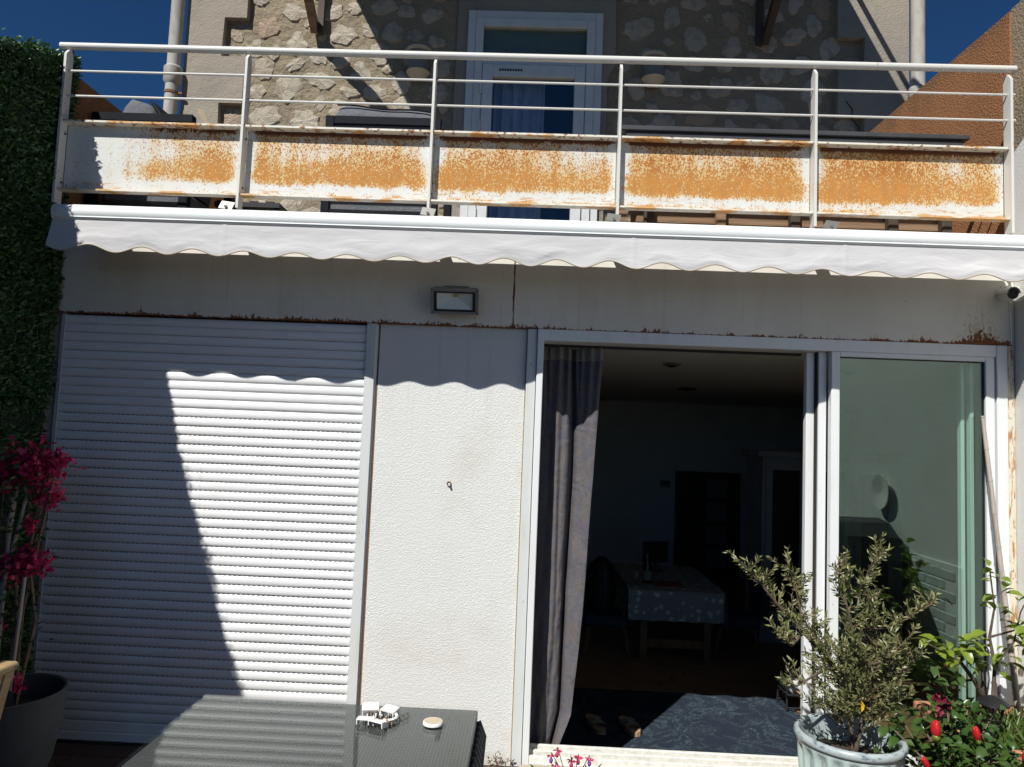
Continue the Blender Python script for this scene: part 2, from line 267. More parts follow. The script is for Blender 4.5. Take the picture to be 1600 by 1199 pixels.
# ------------------------------------------------------------------ building blocks
class MB:
    def __init__(s): s.v = []; s.f = []; s.mi = []; s.uvs = None; s.cur = 0
    def add(s, vs, fs):
        o = len(s.v); s.v += [tuple(p) for p in vs]; s.f += [tuple(i + o for i in f) for f in fs]; s.mi += [s.cur] * len(fs); return s
    def box(s, x0, x1, y0, y1, z0, z1, b=0):
        if b <= 0:
            v = [(x, y, z) for x in (x0, x1) for y in (y0, y1) for z in (z0, z1)]
            return s.add(v, [(0, 1, 3, 2), (4, 6, 7, 5), (0, 4, 5, 1), (2, 3, 7, 6), (0, 2, 6, 4), (1, 5, 7, 3)])
        v = []; X0, X1 = (x0, x1), (y0, y1); idx = {}
        for i in (0, 1):
            for j in (0, 1):
                for k in (0, 1):
                    c = ((x0, x1)[i], (y0, y1)[j], (z0, z1)[k]); sg = (1 - 2 * i, 1 - 2 * j, 1 - 2 * k)
                    for a in range(3):
                        p = [c[q] + (0 if q == a else sg[q] * b) for q in range(3)]; idx[i, j, k, a] = len(v); v.append(p)
        f = []
        for a in range(3):
            p, q = [t for t in range(3) if t != a]
            for e in (0, 1):
                cs = []
                for (m, n) in ((0, 0), (1, 0), (1, 1), (0, 1)):
                    t = [0, 0, 0]; t[a] = e; t[p] = m; t[q] = n; cs.append(idx[t[0], t[1], t[2], a])
                f.append(cs)
            for m in (0, 1):
                for n in (0, 1):
                    t0 = [0, 0, 0]; t0[p] = m; t0[q] = n; t1 = list(t0); t1[a] = 1
                    f.append([idx[(*t0, p)], idx[(*t1, p)], idx[(*t1, q)], idx[(*t0, q)]])
        for i in (0, 1):
            for j in (0, 1):
                for k in (0, 1): f.append([idx[i, j, k, a] for a in range(3)])
        return s.add(v, f)
    def obox(s, c, ax, ay, az):              # box from a centre and three half-axis vectors
        c, ax, ay, az = map(Vector, (c, ax, ay, az))
        v = [c + ax * i + ay * j + az * k for i in (-1, 1) for j in (-1, 1) for k in (-1, 1)]
        return s.add(v, [(0, 1, 3, 2), (4, 6, 7, 5), (0, 4, 5, 1), (2, 3, 7, 6), (0, 2, 6, 4), (1, 5, 7, 3)])
    def tube(s, pts, rad, n=8, cap=True):
        pts = [Vector(p) for p in pts]; rad = rad if isinstance(rad, (list, tuple)) else [rad] * len(pts)
        d0 = (pts[1] - pts[0]).normalized(); a = d0.orthogonal().normalized(); vs = []; fs = []
        for i, p in enumerate(pts):
            d = (pts[min(i + 1, len(pts) - 1)] - pts[max(i - 1, 0)]).normalized(); a = (a - d * a.dot(d)).normalized(); b = d.cross(a)
            vs += [p + (a * math.cos(t) + b * math.sin(t)) * rad[i] for t in [2 * PI * k / n for k in range(n)]]
        for i in range(len(pts) - 1):
            for k in range(n): fs.append((i * n + k, i * n + (k + 1) % n, (i + 1) * n + (k + 1) % n, (i + 1) * n + k))
        if cap: fs += [tuple(range(n))[::-1], tuple(range((len(pts) - 1) * n, len(pts) * n))]
        return s.add(vs, fs)
    def lathe(s, c, prof, n=32, fn=None, cap=False):   # prof: (radius, z); fn(angle, index) scales the radius
        vs = []; fs = []
        for i, (r, z) in enumerate(prof):
            for k in range(n):
                t = 2 * PI * k / n; q = r * (fn(t, i) if fn else 1); vs.append((c[0] + q * math.cos(t), c[1] + q * math.sin(t), c[2] + z))
        for i in range(len(prof) - 1):
            for k in range(n): fs.append((i * n + k, i * n + (k + 1) % n, (i + 1) * n + (k + 1) % n, (i + 1) * n + k))
        if cap: fs += [tuple(range(n))[::-1], tuple(range((len(prof) - 1) * n, len(prof) * n))]
        return s.add(vs, fs)
    def prism(s, poly, y0, y1):                         # polygon in x,z pulled along y
        n = len(poly); v = [(x, y0, z) for x, z in poly] + [(x, y1, z) for x, z in poly]
        return s.add(v, [tuple(range(n)), tuple(range(2 * n - 1, n - 1, -1))] + [(i, i + n, (i + 1) % n + n, (i + 1) % n) for i in range(n)])
    def prismx(s, poly, x0, x1):                        # polygon in y,z pulled along x
        n = len(poly); v = [(x0, y, z) for y, z in poly] + [(x1, y, z) for y, z in poly]
        return s.add(v, [tuple(range(n)), tuple(range(2 * n - 1, n - 1, -1))] + [(i, i + n, (i + 1) % n + n, (i + 1) % n) for i in range(n)])
    def grid(s, nu, nv, fn):
        v = [fn(i / nu, j / nv) for j in range(nv + 1) for i in range(nu + 1)]
        return s.add(v, [(j * (nu + 1) + i, j * (nu + 1) + i + 1, (j + 1) * (nu + 1) + i + 1, (j + 1) * (nu + 1) + i) for j in range(nv) for i in range(nu)])
    def mesh(s, name, mats, base=(0, 0, 0), smooth=False):
        me = bpy.data.meshes.new(name); b = base
        me.from_pydata([(p[0] - b[0], p[1] - b[1], p[2] - b[2]) for p in s.v], [], s.f)
        for m in (mats if isinstance(mats, (list, tuple)) else [mats]): me.materials.append(m.m)
        if any(s.mi): me.polygons.foreach_set('material_index', s.mi)
        if smooth:
            me.polygons.foreach_set('use_smooth', [True] * len(me.polygons))
            if smooth != 'all': me.set_sharp_from_angle(angle=math.radians(40))
        if s.uvs:
            l = me.uv_layers.new(name='UVMap')
            for lp in me.loops: l.data[lp.index].uv = s.uvs[lp.vertex_index]
        me.update(); return me
def base_of(o): return tuple(o.get('_b', (0, 0, 0))) if o else (0, 0, 0)
BASE = {}
def thing(name, label, cat, loc=(0, 0, 0), group=None):
    o = bpy.data.objects.new(name, None); col.objects.link(o); o.location = loc; o.empty_display_size = .1
    o['label'] = label; o['category'] = cat
    if group: o['group'] = group
    BASE[o.name] = tuple(loc); return o
def obj(name, mb, mats, parent=None, smooth=False, label=None, cat=None, group=None, kind=None, base=None):
    b = BASE[parent.name] if parent else (base or (0, 0, 0))
    me = mb.mesh(name, mats, b, smooth) if isinstance(mb, MB) else mb
    o = bpy.data.objects.new(name, me); col.objects.link(o)
    if parent: o.parent = parent
    else: o.location = b
    BASE[o.name] = b
    if label: o['label'] = label
    if cat: o['category'] = cat
    if group: o['group'] = group
    if kind: o['kind'] = kind
    return o
def inst(name, me, parent, loc, rot=(0, 0, 0), sc=1):   # one more piece sharing a mesh
    b = BASE[parent.name]; o = bpy.data.objects.new(name, me); col.objects.link(o); o.parent = parent
    o.location = (loc[0] - b[0], loc[1] - b[1], loc[2] - b[2]); o.rotation_euler = rot; o.scale = (sc,) * 3; BASE[o.name] = b; return o
def nz(*a): return noise.noise(Vector(a))
def B(*a): return MB().box(*a)
def leaves(name, mat, parent, P, Dr, L, W, fold=.25, kind='stuff'):   # many leaves in one mesh: position, direction, length, width (arrays)
    n = len(P); P = np.asarray(P, float); Dr = np.asarray(Dr, float); Dr /= np.linalg.norm(Dr, axis=1)[:, None] + 1e-9
    rnd = np.random.normal(size=(n, 3)); Sx = np.cross(Dr, rnd); Sx /= np.linalg.norm(Sx, axis=1)[:, None] + 1e-9; N = np.cross(Dr, Sx)
    L = np.broadcast_to(np.asarray(L, float), (n,))[:, None]; W = np.broadcast_to(np.asarray(W, float), (n,))[:, None]
    c = [P, P + Dr * L * .45 + Sx * W * .5 + N * W * fold, P + Dr * L - N * W * .3, P + Dr * L * .45 - Sx * W * .5 + N * W * fold]
    V = np.stack(c, 1).reshape(-1, 3) - np.array(BASE[parent.name] if parent else (0, 0, 0))
    me = bpy.data.meshes.new(name); me.vertices.add(4 * n); me.vertices.foreach_set('co', V.ravel())
    T = (np.arange(n)[:, None] * 4 + np.array([0, 1, 2, 0, 2, 3])).ravel()
    me.loops.add(6 * n); me.loops.foreach_set('vertex_index', T.astype(np.int32)); me.polygons.add(2 * n); me.polygons.foreach_set('loop_start', (np.arange(2 * n) * 3).astype(np.int32))
    me.materials.append(mat.m); me.update(calc_edges=True); me.validate()
    o = bpy.data.objects.new(name, me); col.objects.link(o); o.parent = parent
    if kind: o['kind'] = kind
    return o
def leaf_mesh(name, mat, L, W, nl=4):
    mb = MB(); vs = []; fs = []
    for i in range(nl + 1):
        t = i / nl; w_ = W * .5 * (math.sin(PI * min(1, t * .93 + .05)) ** .8) * (1 if t < 1 else .05); zc = .18 * L * t * (1 - t) * 2 - .12 * L * t * t
        vs += [(L * t, -w_, zc + w_ * .35), (L * t, 0, zc), (L * t, w_, zc + w_ * .35)]
    for i in range(nl):
        a = i * 3; fs += [(a, a + 3, a + 4, a + 1), (a + 1, a + 4, a + 5, a + 2)]
    mb.add(vs, fs); return mb.mesh(name, mat, smooth='all')

# ================================================================== SETTING
obj('ground', B(-60, 60, -60, 60, -.6, -.45), GROUND, kind='structure')
deck = obj('deck', B(-2.56, 2.5, -6, .02, -.12, -.03), DARKGAP, kind='structure')
pl = MB().box(-2.5, 2.45, -.059, .059, -.012, .012, .004).mesh('plank', DECK)
for i in range(34):
    inst('plank', pl, deck, (-.02 + random.uniform(-.01, .01), -.065 - i * .124, -.014 + random.uniform(-.002, .002)))
# side walls of the courtyard
RW = thing('boundary_wall', 'right side wall, white render below and ochre render along the terrace', 'wall', (2.5, 0, 0))
def rtop(y): return 3.22 + .12 * (1 - math.exp(min(y + .02, 0) * 9)) + max(0, -y) * .12
mb = MB(); ys = [-5 + 5.02 * (i / 40) for i in range(41)]
poly = [(y, rtop(y)) for y in ys]
mb.prismx([(-5, -.5)] + poly[::1] + [(.02, -.5)], 2.5, 2.72)
obj('white_render', mb, RIGHTW, RW)
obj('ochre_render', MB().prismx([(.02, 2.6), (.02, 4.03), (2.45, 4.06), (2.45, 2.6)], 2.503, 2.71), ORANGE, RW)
mb = MB().prismx([(y, rtop(y) + .004) for y in ys[20:]] + [(.02, 4.04), (-2.5, 4.12)], 2.512, 2.7)
obj('tan_render', mb, TAN, RW)
jx = obj('painted_brickwork', B(2.49, 2.5, -2.4, -.42, -.03, 1.0), MORTW, RW)
bm_ = MB().box(-.006, .006, -.098, .098, -.027, .027, .003).mesh('brick', BRICKW)
for r in range(16):
    for q in range(10):
        yy = -2.3 + q * .204 + (r % 2) * .102
        if yy < -.53: inst('brick', bm_, jx, (2.4935, yy, .012 + r * .0615))
LW = thing('boundary_wall', 'left side wall with ochre terrace part behind the leafy hedge panel', 'wall', (-2.6, 0, 0))
ltop = lambda m: 3.58 - .44 * m
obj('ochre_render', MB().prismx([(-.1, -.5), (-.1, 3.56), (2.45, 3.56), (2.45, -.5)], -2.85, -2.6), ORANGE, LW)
obj('hedge_backing', MB().prismx([(-.1, -.5), (-.1, 3.53), (-2.8, 3.53 - .44 * 2.8), (-5, 2.0), (-5, -.5)], -2.8, -2.625), TAN, LW)
# ---- hedge
H = thing('hedge_panel', 'tall dark green leafy hedge covering the left side wall', 'hedge', (-2.6, -.6, 0))
n = 66000; m = np.random.power(1, n) * 2.3; m = np.where(np.random.rand(n) < .75, np.random.rand(n) * 1.1, m)
zt = 3.58 - .40 * m + np.random.normal(0, .03, n); z = -.02 + (zt + .02) * np.random.rand(n)
top = np.random.rand(n) < .05; z = np.where(top, zt - .02, z)
bul = np.array([.035 * nz(a * 4, b * 4, 0) for a, b in zip(m, z)])
P = np.stack([-2.525 + bul - .05 * np.random.rand(n) ** 1.5, -m - .015, z], 1); D_ = np.stack([.35 + .6 * np.random.rand(n), np.random.normal(0, .7, n), np.random.normal(.25, .6, n)], 1)
leaves('foliage', HEDGE, H, P, D_, np.random.uniform(.022, .042, n), np.random.uniform(.012, .02, n))
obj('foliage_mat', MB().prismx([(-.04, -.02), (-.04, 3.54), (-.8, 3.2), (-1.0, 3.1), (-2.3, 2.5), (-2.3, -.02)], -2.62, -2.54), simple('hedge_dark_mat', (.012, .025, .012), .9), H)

obj('shadow_edge_board', MB().prismx([(-.80, 3.49 - .413 * .80), (-2.6, 3.49 - .413 * 2.6), (-2.6, 2.0), (-.80, 2.9)], -2.545, -2.498), DBROWN, H)  # unseen board, sloped to throw the straight shadow edge on the shutter
# ================================================================== STONE HOUSE
HS = thing('stone_house', 'rubble stone house wall rising behind the terrace', 'house', (0, 2.56, 2.56))
WY = 2.56
def mort(x0, x1, z0, z1):
    nu, nv = max(2, int((x1 - x0) / .06)), max(2, int((z1 - z0) / .06))
    mb = MB().grid(nu, nv, lambda a, b: (x0 + (x1 - x0) * a, WY + .014 * nz((x0 + (x1 - x0) * a) * 5, 3, (z0 + (z1 - z0) * b) * 5) + .006 * nz((x0 + (x1 - x0) * a) * 17, 3, (z0 + (z1 - z0) * b) * 17), z0 + (z1 - z0) * b))
    return mb
mw = MB()
for a in ((-3.28, -.62, 2.56, 7.0), (.5, 3.29, 2.56, 7.0), (-.62, .5, 5.44, 7.0)):
    q = mort(*a); mw.add(q.v, q.f)
mw.box(-3.28, -.62, 2.6, 3.0, 2.56, 7); mw.box(.5, 3.29, 2.6, 3.0, 2.56, 7); mw.box(-.62, .5, 2.6, 3.0, 5.44, 7)
mortar = obj('mortar_wall', mw, MORTAR, HS, smooth='all')
def ztooth(x): return False
qz = [3.40, 3.74, 4.08, 4.42, 4.74, 5.08, 5.40, 5.74, 6.08, 6.4]
qw = [-2.92, -2.70, -2.92, -2.70, -2.92, -2.70, -2.92, -2.70, -2.92, -2.7]   # right edges of the left quoin band, from z 3.06 up
zlev = [3.06 + i * .335 for i in range(12)]
ql = []; qr = []
for i in range(11):
    z0, z1 = zlev[i], zlev[i + 1]
    ql.append((z0, z1, -2.70 if i % 2 == 0 else -2.91)); qr.append((z0, z1, 2.64 if i % 2 == 0 else 2.88))
zs = [4.42, 4.74, 5.08, 5.40, 5.74, 6.1, 6.5]; 
ql = [(3.0, 3.4, -2.91), (3.4, 3.74, -2.7), (3.74, 4.08, -2.91), (4.08, 4.15, -2.7), (4.15, 4.42, -2.91), (4.42, 4.74, -2.7), (4.74, 5.08, -2.7), (5.08, 5.40, -2.91), (5.40, 6.0, -2.71), (6.0, 7.0, -2.91)]
ql = [(2.7, 3.75, -2.91), (3.75, 4.08, -2.70), (4.08, 4.40, -2.92), (4.40, 4.74, -2.71), (4.74, 5.06, -2.70), (5.06, 5.40, -2.92), (5.40, 6.0, -2.71), (6.0, 7.0, -2.92)]
ql = [(2.7, 3.72, -2.72), (3.72, 4.06, -2.92), (4.06, 4.15, -2.72), (4.15, 4.56, -2.92), (4.56, 5.00, -2.71), (5.00, 5.37, -2.92), (5.37, 5.9, -2.71), (5.9, 7.0, -2.92)]
def band(edges, xo, sgn, name):
    poly = [(xo, edges[0][0])]
    poly = [(xo, edges[-1][1]), (xo, edges[0][0])]
    for z0, z1, xe in edges:
        poly += [(xe + random.uniform(-.012, .012), z0), (xe + random.uniform(-.012, .012), z1)]
    mb = MB().prism(poly, WY - .07, WY + .02)
    return obj(name, mb, RENDER, HS)
band(ql, -3.27, 1, 'quoin_render')
band([(2.7, 4.2, 2.66), (4.2, 4.6, 2.88), (4.6, 5.07, 2.66), (5.07, 5.33, 2.88), (5.33, 6.0, 2.64), (6.0, 7, 2.9)], 3.28, -1, 'quoin_render')
ck = [(2.72, WY - .0715, 4.74), (2.78, WY - .0715, 4.66), (2.77, WY - .0715, 4.58), (2.84, WY - .0715, 4.5), (2.83, WY - .0715, 4.4), (2.87, WY - .0715, 4.3)]
obj('crack', MB().tube(ck, [.004, .007, .004, .006, .005, .002], 5), DARKGAP, HS)
ck = [(-2.95, WY - .0715, 4.66), (-2.99, WY - .0715, 4.55), (-2.97, WY - .0715, 4.45), (-3.0, WY - .0715, 4.3)]
obj('patched_plaster', MB().add([(-3.1, WY - .0725, 4.5), (-3.04, WY - .0725, 4.47), (-3.0, WY - .0725, 4.36), (-3.02, WY - .0725, 4.2), (-3.07, WY - .0725, 4.1), (-3.09, WY - .0725, 4.25), (-3.05, WY - .0725, 4.38), (-3.11, WY - .0725, 4.46)], [(0, 1, 6, 7), (1, 2, 6), (2, 3, 5, 6), (3, 4, 5)]), simple('pale_plaster', (.42, .32, .22), .9), HS)
# door surround of cement render
mb = MB().prism([(-.8, 2.6), (-.77, 7), (-.621, 7), (-.621, 2.6)], WY - .03, WY + .02)
obj('surround_render', mb, RENDER, HS)
obj('surround_render', MB().prism([(.501, 2.6), (.501, 7), (.64, 7), (.67, 5.05), (.6, 4.9), (.6, 2.6)], WY - .03, WY + .02), RENDER, HS)
obj('surround_render', MB().prism([(-.62, 5.44), (-.62, 6.2), (.5, 6.2), (.5, 5.44)], WY - .03, WY + .02), RENDER, HS)
# stones, one object each
pts = []
def okstone(x, z, r):
    if -.82 - r < x < .69 + r: return z > 6.2 + r
    for z0, z1, xe in ql:
        if z0 - r < z < z1 + r and x < xe + r + .01: return False
    if x > 2.66 - r and not (2.6 < x < 2.82 and (4.24 < z < 4.55 or 5.1 < z < 5.3)): return False
    return True
rs = random.Random(11); tries = 0
while len(pts) < 210 and tries < 60000:
    tries += 1
    rr = rs.choice((.135, .12, .11, .1)) if tries < 6000 else rs.choice((.1, .09, .075)) if tries < 20000 else rs.choice((.06, .05)); x = rs.uniform(-2.85, 2.85); z = rs.uniform(3.0, 5.98)
    if not okstone(x, z, rr * .85): continue
    if all(((x - a) ** 2 + ((z - b) * 1.12) ** 2) ** .5 > (rr + c) * 1.14 for a, b, c in pts): pts.append((x, z, rr))
for x, z, rr in pts:
    N = 16; ph = rs.random() * 6; el = rs.uniform(.85, 1.3); tilt = rs.uniform(-.5, .5); hgt = rs.uniform(.007, .017) * (1 if x < 1.4 else .7)
    out = []
    for i in range(N):
        t = 2 * PI * i / N; q = rr * (1 + .42 * nz(math.cos(t) * 1.3 + x * 9, math.sin(t) * 1.3, z * 7) + .2 * nz(math.cos(t) * 3.7 + x * 5, math.sin(t) * 3.7, z * 9) + rs.uniform(-.08, .08))
        a, b = q * math.cos(t) * el, q * math.sin(t) / el; out.append((a * math.cos(tilt) - b * math.sin(tilt), a * math.sin(tilt) + b * math.cos(tilt)))
    vs = []
    for sc, dy in ((1.05, -.016), (.9, hgt * .9)):
        for a, b in out: q_ = sc * (rs.uniform(.86, 1.04) if sc < 1 else 1); vs.append((x + a * q_, WY - dy - (rs.uniform(-.008, .006) if sc < 1 else 0), z + b * q_))
    vs.append((x, WY - hgt - .006, z)); fs = []
    for k in (0,):
        for i in range(N): fs.append((k * N + i, k * N + (i + 1) % N, (k + 1) * N + (i + 1) % N, (k + 1) * N + i))
    fs += [(N + i, N + (i + 1) % N, 2 * N) for i in range(N)]
    obj('stone', MB().add(vs, fs), STONE, mortar)
# terrace door
DR = thing('balcony_door', 'white framed glazed door with fanlight opening onto the terrace', 'door', (-.066, 2.5, 2.62))
y0, y1 = 2.47, 2.56
mb = MB().box(-.607, -.535, y0, y1, 2.62, 5.42, .006).box(.40, .475, y0, y1, 2.62, 5.42, .006).box(-.535, .40, y0, y1, 5.34, 5.42, .006).box(-.535, .40, y0 + .004, y1, 4.985, 5.04, .005)
obj('door_frame', mb, PVC, DR, smooth=True)
mb = MB().box(-.68, -.607, y0 + .02, y1, 2.62, 5.50, .005).box(.475, .545, y0 + .02, y1, 2.62, 5.50, .005).box(-.607, .475, y0 + .02, y1, 5.421, 5.5, .005)
obj('architrave', mb, PVC, DR, smooth=True)
fl = obj('fanlight_pane', B(-.53, .395, 2.515, 2.52, 5.04, 5.34), FGLASS, DR)
obj('fanlight_backing', B(-.53, .395, 2.545, 2.55, 5.04, 5.34), simple('fanlight_backing_grey', (.2, .22, .22), .9), DR)  # grey backing added in place of the dark reflection in the fanlight
sash = MB().box(-.53, -.435, y0 - .012, y1 - .02, 2.65, 4.98, .006).box(.30, .395, y0 - .012, y1 - .02, 2.65, 4.98, .006).box(-.435, .30, y0 - .012, y1 - .02, 4.865, 4.98, .006).box(-.435, .30, y0 - .012, y1 - .02, 2.65, 2.8, .006)
sa = obj('door_leaf', sash, PVC, DR, smooth=True)
obj('door_pane', B(-.436, .301, 2.5, 2.506, 2.8, 4.866), WGLASS, sa)
for zz in (4.75, 4.4, 3.6): obj('hinge', MB().tube([(-.538, y0 - .02, zz - .045), (-.538, y0 - .02, zz + .045)], .011), PVC, DR, smooth=True)
mb = MB().box(-.39, -.17, y0 - .016, y0 - .010, 4.905, 4.94); mb.cur = 1
for i in range(9): mb.box(-.38 + i * .024, -.363 + i * .024, y0 - .018, y0 - .015, 4.912, 4.932)
obj('trickle_vent', mb, [PVC, SLOT], sa)
mb = MB().grid(60, 2, lambda a, b: (-.43 + .47 * a, 2.66 + .03 * math.sin(a * 26) + .01 * math.sin(a * 61), 2.7 + 2.4 * b))
obj('net_curtain', mb, DCURT, smooth='all', label='pale net curtain hanging behind the terrace door pane', cat='curtain')
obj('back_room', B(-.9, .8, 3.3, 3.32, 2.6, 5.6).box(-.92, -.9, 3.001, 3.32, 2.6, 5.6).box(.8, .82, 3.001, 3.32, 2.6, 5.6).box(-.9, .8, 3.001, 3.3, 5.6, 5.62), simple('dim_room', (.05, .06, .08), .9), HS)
# wall lamps either side of the door
for lx, lab in ((-1.12, 'half round wall lamp left of the terrace door, on the sun and shade edge'), (1.01, 'half round wall lamp right of the terrace door in deep shade')):
    t = thing('wall_lamp', lab, 'lamp', (lx, WY - .06, 4.95), 'wall lamps beside the terrace door')
    def half(z0, z1, r0, r1, mat, nm):
        mb = MB(); n = 14; vs = []
        for r, z in ((r0, z0), (r1, z1)): vs += [(lx + r * math.cos(PI + PI * k / n), WY - .045 + r * 1.0 * math.sin(PI + PI * k / n), z) for k in range(n + 1)]
        fs = [(k, k + 1, n + 2 + k, n + 1 + k) for k in range(n)] + [tuple(range(n + 1))[::-1], tuple(range(n + 1, 2 * n + 2))]
        obj(nm, mb.add(vs, fs), mat, t, smooth=True)
    half(4.9, 5.085, .095, .1, LAMPG, 'body'); half(5.085, 5.11, .118, .118, CREAM, 'rim'); half(4.825, 4.899, .05, .11, CREAM, 'shade')
# downpipes
def downpipe(x, lab, zb):
    t = thing('downpipe', lab, 'pipe', (x, 2.44, zb), 'downpipes at the corners of the stone house')
    obj('pipe', MB().tube([(x, 2.44, zb), (x, 2.44, 7.2)], .058, 16), ZINC, t, smooth=True)
    obj('socket', MB().lathe((x, 2.44, 4.72), [(.06, -.03), (.078, 0), (.08, .12), (.062, .14)], 18), ZINC, t, smooth=True)
    obj('clamp', MB().lathe((x, 2.44, 4.6), [(.0585, 0), (.064, 0), (.064, .022), (.0585, .022)], 18).box(x + .06, x + .1, 2.43, 2.45, 4.602, 4.62), RUSTI, t)
downpipe(-3.335, 'grey downpipe with rusty clamp on the left corner of the house', 3.2)
downpipe(3.33, 'grey downpipe on the right corner of the house behind the ochre wall', 3.2)
# canopy above the terrace: its braces show at the top of the picture, its roof throws the big shadow
CN = thing('canopy', 'timber canopy on slanting braces above the terrace door', 'canopy', (0, 2.5, 6.2))
def can(x0, x1): return [(x0, 2.5, 6.2), (x1, 2.5, 6.2), (x1, .1, 6.78), (x0, .1, 6.78)]
q = can(-2.05, 2.44); mb = MB().add(q + [(a, b, c + .05) for a, b, c in q], [(0, 1, 2, 3), (7, 6, 5, 4), (0, 4, 5, 1), (1, 5, 6, 2), (2, 6, 7, 3), (3, 7, 4, 0)])
obj('roof_panel', mb, CANOPYM, CN)
obj('side_bar', MB().tube([(2.56, 2.5, 6.2), (2.56, .1, 6.78)], .025), CANOPYM, CN)
for bx, lx in ((-2.085, -2.085), (2.0, 2.0)):
    d = Vector((0, -2.05, 1.42)); dn = d.normalized(); p = Vector((bx, WY - .05, 5.27)); e = p + d; up = Vector((0, dn.z, -dn.y)) * .045
    obj('brace', MB().obox((p + e) / 2, (.03, 0, 0), d / 2, up), DBROWN if bx > 0 else BROWNW, CN)
    obj('brace_post', MB().box(bx - .03 + (.05 if bx < 0 else -.05), bx + .03 + (.05 if bx < 0 else -.05), WY - .085, WY - .04, 5.24, 6.2), DBROWN, CN)

# ================================================================== TERRACE
slab = obj('terrace_floor', B(-2.6, 2.5, .16, 2.6, 2.42, 2.56), RENDER, kind='structure')
RLG = thing('terrace_railing', 'cream painted steel railing with round handrail along the terrace edge', 'railing', (0, -.12, 2.8))
obj('handrail', MB().tube([(-2.535, -.15, 3.602), (-1, -.15, 3.604), (2.415, -.15, 3.612)], .0185, 14), RAIL, RLG, smooth=True)
PX = [-2.489, -1.532, -.55, .411, 1.401, 2.378]
for zz in (3.467, 3.332):
    for i in range(5): obj('rail', MB().tube([(PX[i] + .008, -.15, zz + .002 * i), (PX[i + 1] - .008, -.15, zz + .002 * i + .002)], .0062, 8), RAIL, RLG, smooth=True)
    obj('rail', MB().tube([(PX[5] + .008, -.15, zz + .012), (PX[5] + .035, -.15, zz + .012)], .0062, 8), RAIL, RLG, smooth=True)
for i, px in enumerate(PX):
    mb = MB().prismx([(-.178, 2.755), (-.178, 3.55), (-.152, 3.583), (-.138, 3.583), (-.122, 3.55), (-.122, 2.755)], px - .0065, px + .0065)
    p = obj('post', mb, RAIL, RLG)
    for zz in (3.0 - .13, 3.13): obj('bolt', MB().tube([(px + .0066, -.14, zz), (px + .014, -.14, zz)], .006, 6), GALV, p)
FS = thing('steel_fascia', 'white steel fascia heavily stained with orange rust below the railing', 'fascia', (0, -.12, 2.8))
for i in range(5):
    x0, x1 = PX[i] + .009, PX[i + 1] - .009
    mb = MB().add([(x0, -.12, 2.834), (x1, -.12, 2.834), (x1, -.12, 3.186), (x0, -.12, 3.186), (x0, -.112, 2.834), (x1, -.112, 2.834), (x1, -.112, 3.186), (x0, -.112, 3.186)], [(0, 1, 2, 3), (7, 6, 5, 4), (0, 4, 5, 1), (3, 2, 6, 7), (0, 3, 7, 4), (1, 5, 6, 2)])
    mb.uvs = [(0, 0), (1, 0), (1, 1), (0, 1)] * 2
    obj('fascia_panel', mb, FASC, FS)
    obj('top_flange', B(x0, x1, -.168, -.119, 3.187, 3.197), FLANGE, FS)
    obj('bottom_flange', B(x0, x1, -.168, -.119, 2.824, 2.833), FLANGE, FS)
obj('web_end', B(-2.53, -2.50, -.12, -.112, 2.83, 3.19), RAIL, FS)
# --- terrace furniture
def armchair(x0, x1, yb, name, lab, zt, kind):
    t = thing(name, lab, 'chair', ((x0 + x1) / 2, yb, 2.56), None)
    if kind == 'back':
        mb = MB().box(x0, x0 + .05, yb, yb + .04, 2.56, zt, .004).box(x1 - .05, x1, yb, yb + .04, 2.56, zt, .004).box(x0 + .05, x1 - .05, yb, yb + .04, zt - .05, zt, .004).box(x0 + .05, x1 - .05, yb, yb + .04, 2.85, 2.9, .004)
        obj('back_frame', mb, NAVY, t); obj('back_panel', B(x0 + .05, x1 - .05, yb + .015, yb + .025, 2.9, zt - .05), CUSH, t)
        for xa in (x0, x1 - .05): obj('armrest', MB().box(xa, xa + .05, yb + .041, yb + .7, zt - .16, zt - .11, .004).box(xa, xa + .05, yb + .65, yb + .7, 2.56, zt - .16, .004), NAVY, t)
        obj('seat_frame', B(x0 + .05, x1 - .05, yb + .05, yb + .66, 2.8, 2.85), NAVY, t)
        cm = MB().grid(24, 8, lambda a, b: (x0 + .06 + (x1 - x0 - .12) * a, yb + .05 + .07 * b * 2 if b < .5 else yb + .19, 2.9)) if False else MB()
        def cs(a, b):
            th = b * 2 * PI; X_ = x0 + .03 + (x1 - x0 - .06) * a; e = 1 - abs(2 * a - 1) ** 14 * .2
            zc = (2.92 + zt + .11) / 2; hz = (zt + .11 - 2.92) / 2 * e
            cz = math.copysign(abs(math.sin(th)) ** .35, math.sin(th)); cy = math.copysign(abs(math.cos(th)) ** .5, math.cos(th))
            return (X_, yb + .13 + .07 * cy * e, zc + hz * cz + .006 * nz(a * 5, b * 3, 1) - .03 * a * (cz > 0))
        obj('back_cushion', MB().grid(28, 24, cs), CUSH, t, smooth='all')
        obj('cushion_piping', MB().tube([(x0 + .045 + (x1 - x0 - .09) * k / 20, yb + .066, zt + .092 - .03 * k / 20 + .005 * math.sin(k * .5)) for k in range(21)], .005, 6), NAVY, t)
        obj('seat_cushion', MB().box(x0 + .06, x1 - .06, yb + .06, yb + .68, 2.852, 2.95, .03), CUSH, t, smooth=True)
    return t
armchair(-1.235, -.565, .25, 'garden_armchair', 'dark framed garden armchair seen from behind, grey cushion showing above its back', 3.452, 'back')
